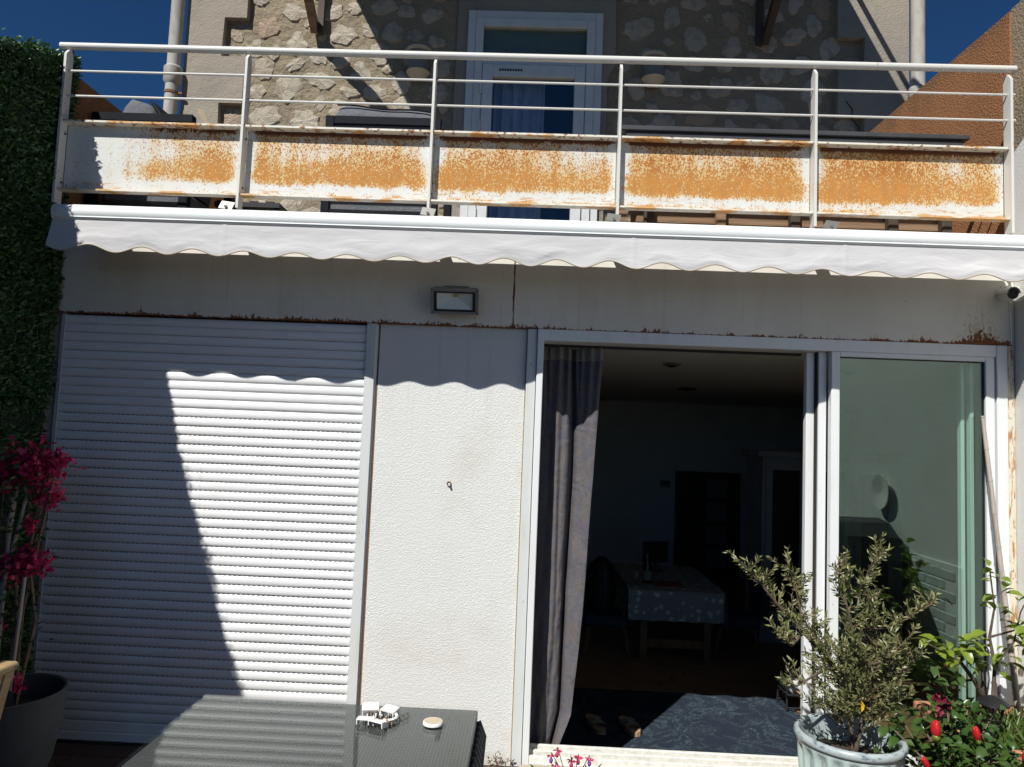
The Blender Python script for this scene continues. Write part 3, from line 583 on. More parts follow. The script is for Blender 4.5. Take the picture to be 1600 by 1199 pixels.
# left armchair, seen from its side
t = thing('garden_armchair', 'dark framed reclining garden armchair beside the left ochre wall', 'chair', (-2.3, .2, 2.56))
for yy in (.2, .78):
    obj('armrest', MB().box(-2.575, -1.985, yy, yy + .05, 3.36, 3.41, .004), NAVY, t)
    obj('leg', B(-2.575, -2.525, yy + .002, yy + .048, 2.56, 3.36), NAVY, t); obj('leg', B(-2.035, -1.985, yy + .002, yy + .048, 2.56, 3.36), NAVY, t)
obj('seat_frame', B(-2.525, -2.035, .25, .78, 2.82, 2.88), NAVY, t)
obj('seat_cushion', MB().box(-2.52, -2.03, .255, .775, 2.882, 3.0, .03), CUSH, t, smooth=True)
def slant(p0, p1, th, y0, y1, nm, mat):
    p0, p1 = Vector(p0), Vector(p1); d = p1 - p0; q = Vector((-d.y, d.x)).normalized()
    def fn(a, b):
        s = a; e = th * max(.02, 1 - abs(2 * s - 1) ** 4) ** .5; ang = b * 2 * PI; c = p0 + d * s + q * e * .5 * math.copysign(abs(math.sin(ang)) ** .6, math.sin(ang))
        yy = (y0 + y1) / 2 + (y1 - y0) / 2 * math.copysign(abs(math.cos(ang)) ** .4, math.cos(ang)) * (.9 + .1 * (1 - abs(2 * s - 1) ** 4)); return (c.x, yy, c.y)
    obj(nm, MB().grid(18, 22, fn), mat, t, smooth='all')
slant((-2.24, 3.02), (-2.40, 3.53), .26, .27, .76, 'back_cushion', CUSH); slant((-1.97, 3.12), (-2.29, 3.53), .05, .27, .76, 'back_rest', NAVY)
slant((-2.10, 3.03), (-2.28, 3.46), .12, .29, .74, 'loose_cushion', CUSH)
# long timber planter chest with grey lid
t = thing('storage_bench', 'long brown timber bench with dark grey top behind the right railing', 'bench', (1.45, .3, 2.56))
obj('lid', MB().box(.47, 2.44, .26, .85, 3.42, 3.45, .005), DGREY, t); obj('lid_edge', MB().box(.5, 2.41, .275, .83, 3.375, 3.419, .004), DGREY, t)
for k in range(5): obj('board', MB().box(.55, 2.36, .345, .365, 2.62 + k * .145, 2.758 + k * .145, .003), BROWNW, t)
for px in (.62, 1.03, 1.45, 2.0, 2.3): obj('upright', MB().box(px, px + .055, .29, .34, 2.56, 3.374, .004), DBROWN if px != 1.03 else BROWNW, t)
obj('diagonal_leg', MB().obox((.47, .3, 2.85), (.03, 0, .01), (0, .02, 0), (.08, 0, .28)), BROWNW, t)
t = thing('metal_stool', 'black metal stool half hidden behind the awning left', 'stool', (-1.75, .6, 2.56))
for a, b in ((-1.95, .5), (-1.6, .5), (-1.95, .85), (-1.6, .85)): obj('leg', B(a, a + .03, b, b + .03, 2.56, 2.97), BLACKM, t)
obj('seat', B(-1.96, -1.56, .49, .89, 2.971, 3.0), BLACKM, t)
for k in range(4): obj('slat', B(-1.95 + k * .1, -1.9 + k * .1, .5, .88, 3.001, 3.012), BLACKM, t)

# ================================================================== GROUND FLOOR FACADE
FC = thing('extension_facade', 'white ground floor facade under the steel beam', 'building', (0, 0, 0))
obj('lintel_beam', MB().box(-2.535, -.1015, 0, .16, 2.213, 2.6, .003), BEAM, FC); obj('lintel_beam', MB().box(-.0985, 2.497, 0, .16, 2.213, 2.6, .003), BEAM, FC)
obj('wall_panel', B(-.802, -.024, .03, .13, -.1, 2.2125), STUCCO, FC)
obj('wall_panel', B(-2.62, -2.53, .06, .13, -.1, 2.6), TRIM, FC, label='narrow grey end strip of the facade left of the shutter')
obj('edge_gap', B(-.812, -.8025, .034, .12, -.1, 2.2122), RUSTI, FC)
obj('edge_gap', B(-.0235, -.0195, .034, .12, -.1, 2.2122), simple('ochre_sealant', (.45, .3, .12), .8), FC)
obj('rust_post', MB().box(2.457, 2.497, .0, .1, -.1, 2.2125, .003), RUSTY, FC)
obj('threshold_step', MB().box(.02, 2.46, -.16, -.055, -.03, .03, .006), STEPC, FC)
mb = MB().tube([(-.4, .03, 1.385), (-.4, .022, 1.385)], .012, 10); mb.cur = 1; mb.tube([(-.398, .022, 1.383), (-.397, .008, 1.38)], .006, 8)
obj('wall_plug', mb, [simple('brown_hole', (.12, .06, .03), .9), WPLAST], FC)
# roller shutter
RS = thing('roller_shutter', 'closed white slatted roller shutter left of the stucco panel', 'shutter', (-1.7, .06, 0))
prof = [(0.006, .0003), (.0005, .0018), (-.0035, .009), (-.005, .021), (-.0042, .033), (-.0012, .0435), (.003, .0463), (.006, .0476)]
mb = MB(); x0, x1 = -2.505, -.875
mb.add([(x, .031 + a, b) for x in (x0, x1) for a, b in prof], [(i, i + 8, i + 9, i + 1) for i in range(7)])
plain = mb.mesh('slat', [SLAT, SLOT], (-1.7, .06, 0), smooth='all')
mb.cur = 1
for k in range(62):
    xx = x0 + .03 + k * .0262; mb.add([(xx, .0312, .0448), (xx + .016, .0312, .0448), (xx + .016, .0312, .0472), (xx, .0312, .0472)], [(0, 1, 2, 3)])
slot = mb.mesh('slat', [SLAT, SLOT], (-1.7, .06, 0), smooth='all')
P_ = .0479
for i in range(44):
    z0 = .098 + i * P_
    inst('slat', slot if 2 <= i < 33 else plain, RS, (-1.7, .06 + random.uniform(-.0011, .0011), z0 + random.uniform(-.0004, .0004)), (random.uniform(-.012, .012), random.uniform(-.0004, .0004), random.uniform(-.0006, .0006)))
obj('bottom_bar', MB().box(x0, x1, .024, .04, .045, .097, .004).box(x0, x1, .02, .044, .0, .0445, .004), SLAT, RS)
obj('guide_rail', MB().box(-.872, -.822, .016, .1, -.02, 2.2124, .004).box(-.8215, -.8125, .03, .1, -.02, 2.2124), ALU, RS); 
obj('guide_rail', MB().box(-2.53, -2.509, .03, .1, -.02, 2.2124, .003), TRIM, RS)
obj('guide_trim', MB().box(-.8712, -.8215, .012, .0155, -.02, 2.2122, .001), TRIM, RS)
obj('guide_edge', MB().tube([(-2.505, .026, 2.21), (-2.507, .026, 0)], .0022, 5), PAPER, RS)
obj('backing', B(-2.52, -.86, .085, .1, -.02, 2.21), SLOT, RS)
# sliding door
SD = thing('sliding_door', 'white aluminium sliding glass door, left side standing open', 'door', (1.2, .05, 0))
obj('head_frame', MB().box(.068, 2.402, -.004, .13, 2.152, 2.2125, .003), ALU, SD)
obj('jamb', MB().box(-.019, .031, .006, .13, -.02, 2.2125, .003), TRIM, SD); obj('jamb', MB().box(.034, .068, -.012, .13, .0, 2.2125, .003), ALU, SD)
obj('jamb', MB().box(2.402, 2.4565, -.008, .13, -.02, 2.2125, .003), ALU, SD)
obj('track_bed', MB().box(.069, 2.4, -.05, .2, -.2, .022), TRACK, SD)
for ya, za in ((-.05, .034), (-.012, .05), (.03, .062), (.07, .072)):
    obj('track', MB().box(.069, 2.4, ya, ya + .02, .0221, za, .003), TRACK, SD); obj('track_lip', MB().box(.069, 2.4, ya + .0202, ya + .03, .0221, za - .014, .002), TRACK, SD)
obj('stile', MB().box(1.464, 1.507, .08, .12, .09, 2.152, .003), ALU, SD); obj('stile', MB().box(1.515, 1.556, .045, .078, .085, 2.152, .003), ALU, SD)
obj('stile', MB().box(1.5075, 1.5145, .06, .1, .085, 2.152), DARKGAP, SD)
pan = MB().box(1.562, 1.606, .0, .044, .08, 2.1515, .003).box(2.349, 2.395, .0, .044, .08, 2.1515, .003).box(1.606, 2.349, .0, .044, 2.126, 2.1515, .003).box(1.606, 2.349, .0, .044, .08, .14, .003)
obj('panel_frame', pan, ALU, SD); obj('seal', MB().box(1.606, 1.611, .015, .03, .14, 2.126).box(2.343, 2.349, .015, .03, .14, 2.126).box(1.611, 2.343, .015, .03, 2.12, 2.126), BLACK, SD)
obj('glass_pane', B(1.611, 2.343, .02, .026, .14, 2.12), GLASS, SD)
obj('rear_frame', MB().box(2.272, 2.292, .085, .12, .09, 2.12, .003).box(2.308, 2.328, .065, .1, .09, 2.12, .003), ALU, SD)
# curtain
CU = thing('curtain', 'long mottled grey curtain hanging at the left of the open sliding door', 'curtain', (.22, .17, .05))
def xr(v): 
    ks = [(0, .215), (.1, .285), (.4, .325), (.7, .365), (1, .385)]
    for (a, b), (c, d) in zip(ks, ks[1:]):
        if v <= c: return b + (d - b) * (v - a) / (c - a)
    return .385
def cf(u, v):
    xl = .045 + .02 * (1 - v); w_ = xr(v) - xl; t_ = u + .02 * math.sin(v * 3.2 + u * 5)
    fo = .60 + .10 * (1 - v) - .05 * v * v
    prof_ = .016 * math.sin(2 * PI * t_ * 1.7 + .6) + .06 * math.exp(-((t_ - fo) / .045) ** 2) + .018 * math.exp(-((t_ - .40 - .08 * (1 - v)) / .04) ** 2) * (.3 + .7 * v) + .012 * math.exp(-((t_ - .22) / .05) ** 2) * v - .03 * max(0, t_ - .68)
    top_ = max(0, (v - .72) / .28) ** 2 * .012 * math.sin(2 * PI * u * 8)
    wr = .007 * nz(u * 5 + v * 6, v * 16 - u * 7, 2) + .005 * nz(u * 3 - v * 9, v * 20 + u * 9, 5)
    return (xl + w_ * u + .006 * math.sin(v * 9 + u * 11), .155 + prof_ + top_ + wr * (1.2 - v), .0 + 2.07 * v)
obj('cloth', MB().grid(110, 110, cf), CURT, CU, smooth='all')
def hf(u, v):
    p = cf(u, 1); return (p[0], p[1], 2.07 + .068 * v + (.006 * math.sin(u * 40) if v == 0 else 0))
obj('header_tape', MB().grid(110, 2, hf), HEADER, CU, smooth='all')
obj('curtain_track', MB().box(.06, 1.46, .14, .17, 2.14, 2.152), BLACKM, CU)
# floodlight
FLD = thing('floodlight', 'grey rectangular floodlight mounted on the steel beam', 'lamp', (-.4, -.07, 2.32))
fu = Vector((0, -.42, .9)).normalized(); fr = Vector((1, .0, 0)); fn = fr.cross(fu) * 1; fn = Vector((0, -fu.z, fu.y)) ; fn = -Vector((0, fu.z, -fu.y)); c0 = Vector((-.4, -.1, 2.325))
def fp(a, b, d): return c0 + fr * a + fu * b + fn * d
def ring(ax, az, bx, bz, d0, d1):
    o = [(-ax, -az), (ax, -az), (ax, az), (-ax, az)]; i = [(-bx, -bz), (bx, -bz), (bx, bz), (-bx, bz)]
    vs = [fp(*q, d0) for q in o] + [fp(*q, d0) for q in i] + [fp(*q, d1) for q in o] + [fp(*q, d1) for q in i]; f = []
    for k in range(4):
        l = (k + 1) % 4; f += [(k, l, 4 + l, 4 + k), (8 + k, 12 + k, 12 + l, 8 + l), (k, 8 + k, 8 + l, l), (4 + k, 4 + l, 12 + l, 12 + k)]
    return MB().add(vs, f)
obj('housing', MB().obox(fp(0, 0, -.052), fr * .112, fu * .056, fn * .024), FGREY, FLD); obj('housing_side', ring(.115, .0585, .1085, .054, -.05, -.0005), FGREY, FLD)
obj('bezel', ring(.123, .066, .108, .053, 0, .012), FGREY, FLD); obj('gasket', ring(.1075, .0525, .092, .043, -.001, .008), BLACK, FLD)
rv = [fp(a, b, .001) for a, b in ((-.092, -.043), (.092, -.043), (.092, .043), (-.092, .043))] + [fp(a, b, -.0265) for a, b in ((-.012, .015), (.012, .015), (.012, .031), (-.012, .031))]
obj('reflector', MB().add(rv, [(0, 1, 5, 4), (1, 2, 6, 5), (2, 3, 7, 6), (3, 0, 4, 7)]), CHROME, FLD)
obj('led', MB().obox(fp(0, .023, -.0245), fr * .011, fu * .007, fn * .002), LEDY, FLD)
obj('lens', MB().obox(fp(0, 0, .004), fr * .092, fu * .043, fn * .001), CLEAR, FLD)
for a in (-.115, .115):
    for b in (-.059, .059): obj('screw', MB().tube([fp(a, b, .0121), fp(a, b, .014)], .004, 8), BLACKM, FLD)
obj('junction_box', MB().box(-.465, -.335, -.06, -.0005, 2.37, 2.415, .004), FGREY, FLD)
obj('bracket', MB().obox((-.4, -.03, 2.33), (.06, 0, 0), (0, .029, 0), (0, 0, .012)), FGREY, FLD)
obj('wall_cable', MB().tube([(2.47, -.004, 2.45), (2.475, -.004, 2.40), (2.478, -.004, 2.3), (2.478, -.004, 2.22)], .0035, 6), WPLAST, label='thin white cable running down the beam end below the security camera', cat='cable')
# security camera
SC = thing('security_camera', 'small white bullet security camera with black lens under the awning corner', 'camera', (2.43, -.05, 2.46))
obj('housing', MB().tube([(2.435, .0, 2.475), (2.425, -.10, 2.465)], .028, 18, False), WPLAST, SC, smooth=True)
obj('lens_face', MB().tube([(2.4255, -.09, 2.466), (2.425, -.099, 2.4652)], .0275, 18), BLACK, SC)
obj('lens', MB().tube([(2.4248, -.0985, 2.465), (2.4245, -.104, 2.4645)], .013, 12), CLEAR, SC)
obj('sunshield', MB().add([p for k in range(9) for p in [(2.433 + .032 * math.cos(PI * k / 8), .0, 2.477 + .032 * math.sin(PI * k / 8)), (2.424 + .032 * math.cos(PI * k / 8), -.112, 2.466 + .032 * math.sin(PI * k / 8))]], [(2 * k, 2 * k + 2, 2 * k + 3, 2 * k + 1) for k in range(8)]), WPLAST, SC, smooth='all')
obj('bracket', MB().tube([(2.5, -.02, 2.5), (2.46, -.02, 2.52), (2.436, -.03, 2.505)], .01), WPLAST, SC, smooth=True)
obj('cable', MB().tube([(2.5, -.06, 2.44), (2.47, -.05, 2.435), (2.45, -.0, 2.455)], .004, 6), WPLAST, SC)

# ================================================================== AWNING
AW = thing('awning', 'retracted white awning with scalloped valance under the terrace', 'awning', (0, -.3, 2.6))
barp = [(-.33, 2.602), (-.395, 2.600), (-.408, 2.606), (-.412, 2.612), (-.409, 2.617), (-.414, 2.625), (-.416, 2.645), (-.409, 2.664), (-.395, 2.676), (-.37, 2.680), (-.33, 2.676)]
n = len(barp); xa, xb = -2.312, 2.44
mb = MB().add([(xa, a, b) for a, b in barp] + [(xb, a, b) for a, b in barp], [(i, n + i, n + (i + 1) % n, (i + 1) % n) for i in range(n)])
obj('front_bar', mb, BAR, AW, smooth=True)
for xe in (xa, xb): obj('end_cap', MB().prismx([(a * 1.0 - .002 * (a < -.35), b) for a, b in barp], xe - .012, xe + .0).prismx(barp, xe, xe + .004) if xe < 0 else MB().prismx(barp, xe, xe + .012), BAR, AW)
obj('fabric_roof', MB().grid(40, 4, lambda a, b: (-2.3 + 4.72 * a, -.34 + .28 * b, 2.674 - .058 * b)), FABRIC, AW, smooth='all')
obj('roller_tube', MB().tube([(-2.3, -.055, 2.604), (2.42, -.055, 2.604)], .012, 10), FABRIC, AW, smooth=True)
LOWX = -.513; PER = .2478
def zb(x): return 2.4495 + .0035 * math.sin(x * 1.1) + (.0158 + .0022 * math.sin(x * 2.3 + 1)) * (1 - math.cos(2 * PI * (x - LOWX) / PER))
SEAM = (-1.486, -.505, .466, 1.45)
def vf(u, v):
    x = -2.323 + 4.76 * u; zt = 2.6005; z_ = zt + (zb(x) - zt) * v
    y = -.402 - .004 * v + v * (.007 * nz(x * 2.6, v * 1.6, 0) + .0035 * nz(x * 7, v * 3, 4)) + .0022 * math.sin(v * 7 + 2 * nz(x * 1.3, 0, 8)) * v
    for s_ in SEAM: y -= .003 * math.exp(-((x - s_) / .004) ** 2)
    y -= .0022 * math.exp(-((nz(x * 2.2 + v * 2.5, v * 1.2, 6)) / .07) ** 2) * v
    return (x - .019 * v * max(0, 1 - u * 12), y, z_)
va = obj('valance', MB().grid(420, 16, vf), FABRIC, AW, smooth='all')
obj('piping', MB().tube([Vector(vf(i / 420, 1)) + Vector((0, -.001, -.001)) for i in range(421)], .0028, 6), PIPE, va)
for i, bx in enumerate((-1.555, -.53, .4, 1.455)):
    sx = (.002, .0, .0, .02)[i]
    b = obj('mounting_bracket', MB().obox((bx + sx - .012, -.215, 2.752), (.034, 0, -.004), (sx * .5 + .004, .008, .021), (0, -.003, .0012)).box(bx - .026, bx + .026, -.2, -.02, 2.715, 2.722), GALV, AW)
    obj('bracket_arm', MB().box(bx - .006, bx + .006, -.2, -.02, 2.64, 2.714), GALV, b)
    obj('bolt', MB().tube([(bx + sx - .012, -.232, 2.742), (bx + sx - .012, -.216, 2.744)], .008, 6), GALV, b)

# ================================================================== INTERIOR
FZ = -.2
obj('interior_floor', B(-2.4, 4.6, .2, 6.6, FZ - .1, FZ - .004), DARKGAP, kind='structure')
fl = bpy.data.objects['interior_floor']
bd = MB().box(-1.74, 1.74, -.068, .068, -.008, .004, .001).mesh('floorboard', FLOORW)
for i in range(46):
    for k in range(2): inst('floorboard', bd, fl, (-.66 + k * 3.49 + (i % 3) * .12, .28 + i * .137, FZ - .0045))
obj('interior_wall', B(-2.4, 4.6, 6.5, 6.6, FZ, 2.3).box(-2.5, -2.4, .2, 6.6, FZ, 2.3).box(4.6, 4.7, .2, 6.6, FZ, 2.3).box(2.5, 4.6, .17, .2, FZ, 2.3).box(-2.4, .0, .17, .2, FZ, 2.3), INW, kind='structure')
obj('interior_ceiling', B(-2.5, 4.7, .161, 6.6, 2.2, 2.3), CEIL, kind='structure')
for i, (dx, dy, lab) in enumerate(((1.0, 1.32, 'ceiling downlight nearest the curtain'), (1.6, 3.55, 'larger dark round ceiling vent in the middle of the room'), (2.26, 1.35, 'ceiling downlight nearest the door stiles'))):
    t = thing('ceiling_light', lab, 'lamp', (dx, dy, 2.2), 'ceiling fittings in the room')
    r = .075 if i == 1 else .05
    obj('ring', MB().lathe((dx, dy, 2.2), [(r, 0), (r * 1.3, -.004), (r * 1.3, -.012), (r, -.016)], 20), FGREY if i != 1 else BLACK, t); obj('bulb', MB().lathe((dx, dy, 2.19), [(.001, -.02), (r * .7, -.012), (r, 0)], 16), BLACK, t)
obj('rug', MB().box(-.2, 1.95, .205, 1.70, FZ + .002, FZ + .014, .004), RUG, label='blue distressed patterned rug lying inside the open door', cat='rug')
# sandals
for i, (bx, by, a, lab) in enumerate(((.50, 1.0, .2, 'brown two strap sandal lying fully in shade on the rug'), (.715, 1.0, .18, 'brown two strap sandal with its sole touching the sunlight on the rug'))):
    t = thing('sandal', lab, 'sandal', (bx, by, FZ + .015), 'pair of sandals on the rug'); ca, sa_ = math.cos(a), math.sin(a)
    def T(lx, ly, lz): return (bx + lx * ca - ly * sa_, by + lx * sa_ + ly * ca, FZ + .015 + lz)
    out = [(.036, -.125), (.046, -.09), (.05, -.04), (.04, .02), (.036, .08), (.026, .12), (0, .132), (-.026, .12), (-.036, .08), (-.034, .02), (-.04, -.04), (-.036, -.09), (-.02, -.125), (.01, -.135)]
    nn = len(out); vs = [T(p, q, 0) for p, q in out] + [T(p, q, .028) for p, q in out]
    obj('sole', MB().add(vs, [tuple(range(nn))[::-1], tuple(range(nn, 2 * nn))] + [(k, (k + 1) % nn, nn + (k + 1) % nn, nn + k) for k in range(nn)]), SOLE, t)
    for y0_ in (-.075, -.01):
        def sf(u, v): th = PI * u; return T(.051 * math.cos(th), y0_ + .05 * (v - .5), .022 + .042 * math.sin(th))
        obj('strap', MB().grid(12, 3, sf), SANDAL, t, smooth='all')
        obj('buckle', MB().box(*[q for p in zip(T(.03, y0_ - .008, .058), T(.04, y0_ + .008, .066)) for q in sorted(p)]), GALV, t)
# shoes on a low black rack at the right
t = thing('shoe_rack', 'low black wire shoe rack beside the door stiles', 'rack', (2.0, 1.5, FZ))
for zz in (.04, .12): 
    for k in range(4): obj('bar', MB().tube([(1.86, 1.42 + k * .06, FZ + zz), (2.25, 1.42 + k * .06, FZ + zz)], .006, 6), BLACKM, t)
for xx in (1.87, 2.24): obj('side', MB().tube([(xx, 1.42, FZ), (xx, 1.42, FZ + .16), (xx, 1.6, FZ + .16), (xx, 1.6, FZ)], .008, 6), BLACKM, t)
def shoe(c, mat, lab, sc=1):
    t = thing('shoe', lab, 'shoe', c, 'shoes on the rack')
    def fn(u, v):
        th = 2 * PI * v; l = u * 2 - 1; w_ = .045 * (1 - abs(l) ** 4) ** .5 * (1.0 - .15 * l); h = (.05 + .045 * max(0, -l)) * (1 - abs(l) ** 6) ** .5
        return (c[0] + w_ * math.cos(th) * sc, c[1] - l * .12 * sc, c[2] + .012 + max(0, h * (math.sin(th) * .5 + .5)) * sc)
    obj('upper', MB().grid(16, 16, fn), mat, t, smooth='all'); obj('sole', MB().box(c[0] - .043, c[0] + .043, c[1] - .12, c[1] + .12, c[2], c[2] + .014, .005), SOLE if mat is WSHOE else BLACK, t)
shoe((2.0, 1.52, FZ + .13), WSHOE, 'white shoe standing on the low black rack', 1.25); shoe((1.9, 1.5, FZ + .13), BLACK, 'black shoe next to the white one on the rack'); shoe((2.13, 1.5, FZ + .05), BLACK, 'black shoe on the lower tier of the rack')
# dining table
DT = thing('dining_table', 'oak dining table under a flowered cloth in the dark room', 'table', (1.3, 3.0, FZ))
for a in (1.02, 1.56):
    for b in (2.5, 3.48): obj('leg', MB().box(a, a + .06, b, b + .06, FZ, .37, .004), OAK, DT)
obj('table_top', MB().box(.93, 1.69, 2.46, 3.58, .37, .395, .004), OAK, DT); obj('stretcher', MB().box(1.08, 1.56, 2.51, 2.55, FZ + .1, FZ + .17, .004), OAK, DT)
def cl(u, v):                                   # cloth: flat on top, hanging at the front and sides
    x = .905 + .81 * u; s_ = v * 1.45
    if s_ < .26: y, z_ = 2.445 - .012 * math.sin(u * 30) * (1 - s_ / .26), .4 - (.26 - s_)
    else: y, z_ = 2.445 + (s_ - .26), .4
    return (x, y, z_)
mb = MB().grid(60, 24, cl)
for sg, xe in ((-1, .905), (1, 1.715)):
    mb.grid(24, 6, lambda a, b, sg=sg, xe=xe: (xe + sg * (.012 + .02 * b * math.sin(a * 25) * .5 + .02 * b), 2.43 + 1.2 * a, .4 - b * (.27 + .09 * max(0, 1 - a * 5))))
obj('tablecloth', mb, CLOTH, smooth='all', label='grey tablecloth with pale flowers draped over the dining table', cat='tablecloth')
def chair(x, y, s, lab):
    t = thing('dining_chair', lab, 'chair', (x, y, FZ), 'blue chairs around the dining table')
    obj('seat', MB().box(x - .2, x + .2, y - .2, y + .2, FZ + .25, FZ + .34, .03), TEAL, t, smooth=True)
    xb_ = x - s * .2; obj('backrest', MB().box(min(xb_, xb_ - s * .07), max(xb_, xb_ - s * .07), y - .2, y + .2, FZ + .3, FZ + .72, .03), TEAL, t, smooth=True)
    for a in (-1, 1):
        for b in (-1, 1): obj('leg', MB().tube([(x + a * .15, y + b * .15, FZ + .25), (x + a * .19, y + b * .18, FZ)], [.018, .011], 8), OAK, t, smooth=True)
chair(.74, 2.68, 1, 'dark blue upholstered chair with oak legs left of the dining table'); chair(1.9, 2.85, -1, 'dark blue upholstered chair with oak legs right of the dining table')
t = thing('backpack', 'dark backpack leaning on the left dining chair', 'bag', (.68, 2.7, .15)); obj('body', MB().lathe((.7, 2.7, .14), [(.02, 0), (.12, .02), (.14, .2), (.11, .4), (.03, .47)], 14), BLACK, t, smooth=True); obj('strap', MB().tube([(.7, 2.57, .5), (.71, 2.54, .35), (.7, 2.57, .2)], .014), TEAL, t)
t = thing('monitor', 'black computer screen standing on the dining table', 'screen', (1.28, 3.3, .4)); obj('screen', MB().obox((1.28, 3.3, .58), (.13, .04, 0), (0, .008, 0), (0, 0, .1)), BLACK, t); obj('stand', MB().box(1.26, 1.3, 3.28, 3.32, .4, .5).box(1.2, 1.36, 3.25, 3.35, .4, .408), BLACK, t)
t = thing('bottle', 'green glass water bottle on the flowered tablecloth', 'bottle', (1.1, 2.7, .402)); obj('glass_body', MB().lathe((1.1, 2.7, .402), [(.001, 0), (.042, 0), (.044, .15), (.018, .21), (.016, .25)], 18), BOTG, t, smooth=True); obj('label_band', MB().lathe((1.1, 2.7, .43), [(.0447, 0), (.0447, .08)], 18), simple('grey_label', (.2, .22, .2), .8), t); obj('cap', MB().tube([(1.1, 2.7, .652), (1.1, 2.7, .672)], .017, 12), BLACK, t)
t = thing('drinking_glass', 'small clear glass left of the green bottle', 'glass', (1.0, 2.66, .402)); obj('glass_body', MB().lathe((1.0, 2.66, .402), [(.001, .004), (.026, .004), (.032, .1), (.03, .1), (.024, .01)], 16), CLEAR, t, smooth=True); obj('base', MB().tube([(1, 2.66, .4015), (1, 2.66, .405)], .026, 16), CLEAR, t)
obj('magazine', MB().box(1.15, 1.4, 2.55, 2.75, .402, .41), simple('red_cover', (.3, .06, .04), .6), label='reddish magazine lying at the front of the dining table', cat='magazine')
# back door, thermostat, cabinet
t = thing('interior_door', 'dark wooden door with glass panes on the back wall', 'door', (2.58, 6.45, FZ))
obj('frame', MB().box(2.12, 2.18, 6.43, 6.5, FZ, 1.24).box(2.96, 3.02, 6.43, 6.5, FZ, 1.24).box(2.18, 2.96, 6.43, 6.5, 1.18, 1.24), DINW, t); obj('leaf', MB().box(2.18, 2.96, 6.46, 6.49, FZ, 1.18), DINW, t)
for k in range(4): obj('pane', MB().box(2.56, 2.84, 6.45, 6.459, FZ + .12 + k * .32, FZ + .38 + k * .32), simple('dim_pane', (.16, .2, .24), .3), t)
obj('handle', MB().tube([(2.24, 6.42, .45), (2.34, 6.42, .45)], .01), GALV, t)
t = thing('thermostat', 'small pale thermostat on the wall left of the back door', 'thermostat', (1.98, 6.48, 1.08)); obj('case', MB().box(1.9, 2.05, 6.47, 6.5, 1.0, 1.1, .005), CABW, t); obj('display', B(1.93, 2.02, 6.466, 6.469, 1.05, 1.085), BLACK, t)
t = thing('display_cabinet', 'pale cabinet with glazed doors behind the door stiles', 'cabinet', (2.75, 3.35, FZ))
obj('carcass', MB().box(2.27, 3.6, 3.22, 3.7, FZ, 1.54, .004), CABW, t); obj('cornice', MB().box(2.21, 3.66, 3.16, 3.72, 1.541, 1.6, .01), CABW, t); obj('plinth', MB().box(2.25, 3.62, 3.19, 3.7, FZ, FZ + .12, .004), CABW, t)
for k in range(3):
    d = obj('cabinet_door', MB().box(2.3 + k * .42, 2.36 + k * .42, 3.195, 3.219, 0, 1.5).box(2.62 + k * .42, 2.68 + k * .42, 3.195, 3.219, 0, 1.5).box(2.36 + k * .42, 2.62 + k * .42, 3.195, 3.219, 1.42, 1.5).box(2.36 + k * .42, 2.62 + k * .42, 3.195, 3.219, 0, .1), CABW, t)
    obj('pane', B(2.36 + k * .42, 2.62 + k * .42, 3.206, 3.21, .1, 1.42), BLACK, d); obj('handle', MB().tube([(2.64 + k * .42, 3.17, .7), (2.64 + k * .42, 3.17, .82)], .008), GALV, d)

# ================================================================== TABLE ON THE TERRACE FLOOR
RT = thing('rattan_table', 'dark grey rattan garden table with glass top in the foreground', 'table', (-.59, -1.9, 0))
obj('woven_top', MB().box(-1.045, -.13, -2.62, -1.27, .68, .735, .004), WEAVE, RT)
obj('glass_top', MB().box(-1.048, -.127, -2.625, -1.268, .7365, .7425, .0015), TGLASS, RT)
for (a, b) in ((-.13, -1.29), (-.13, -2.6), (-1.045, -1.29), (-1.045, -2.6)):
    s_ = 1 if a > -.5 else -1
    obj('leg', MB().box(min(a, a - s_ * .09), max(a, a - s_ * .09), min(b, b - .09) if b > -2 else b, b if b > -2 else b + .09, 0, .68, .01), RATTAN, RT, smooth=True)
mb = MB()
for k in range(30): mb.tube([(-.128, -1.275 - k * .0445, .70), (-.108, -1.285 - k * .0445, .66), (-.118, -1.3 - k * .0445, .5), (-.13, -1.31 - k * .0445, .42)], .0115, 6)
obj('woven_apron', mb, RATTAN, RT, smooth='all', kind='stuff')
obj('apron_board', MB().box(-.14, -.122, -2.58, -1.3, .42, .68).box(-1.04, -1.02, -2.58, -1.3, .42, .68).box(-1.02, -.15, -1.31, -1.29, .42, .68), RATTAN, RT)
# broken electrical bits and a disc lying on it
tz = .7428
EP = thing('electric_part', 'broken white switch mechanism with exposed copper bits on the table', 'switch part', (-.44, -1.41, tz))
def slab4(c, ang, lx, ly, tilt):
    ax = Vector((math.cos(ang), math.sin(ang), 0)) * lx; ay = Vector((-math.sin(ang), math.cos(ang), tilt)).normalized() * ly; az = ax.cross(ay).normalized() * .0022
    obj('cover', MB().obox(c, ax, ay, az), WPLAST, EP)
    for s_ in (-1, 1):
        e = Vector(c) + ax * s_ * .96; obj('side_wall', MB().obox(e - Vector((0, 0, .008)), ax.normalized() * .0015, ay, (0, 0, .0075)), WPLAST, EP)
slab4((-.468, -1.372, tz + .025), .25, .026, .018, .3); slab4((-.405, -1.378, tz + .023), -.5, .026, .017, .22)
slab4((-.465, -1.445, tz + .017), -.03, .027, .015, -.1); slab4((-.425, -1.462, tz + .017), -.42, .026, .015, -.2)
mb = MB()
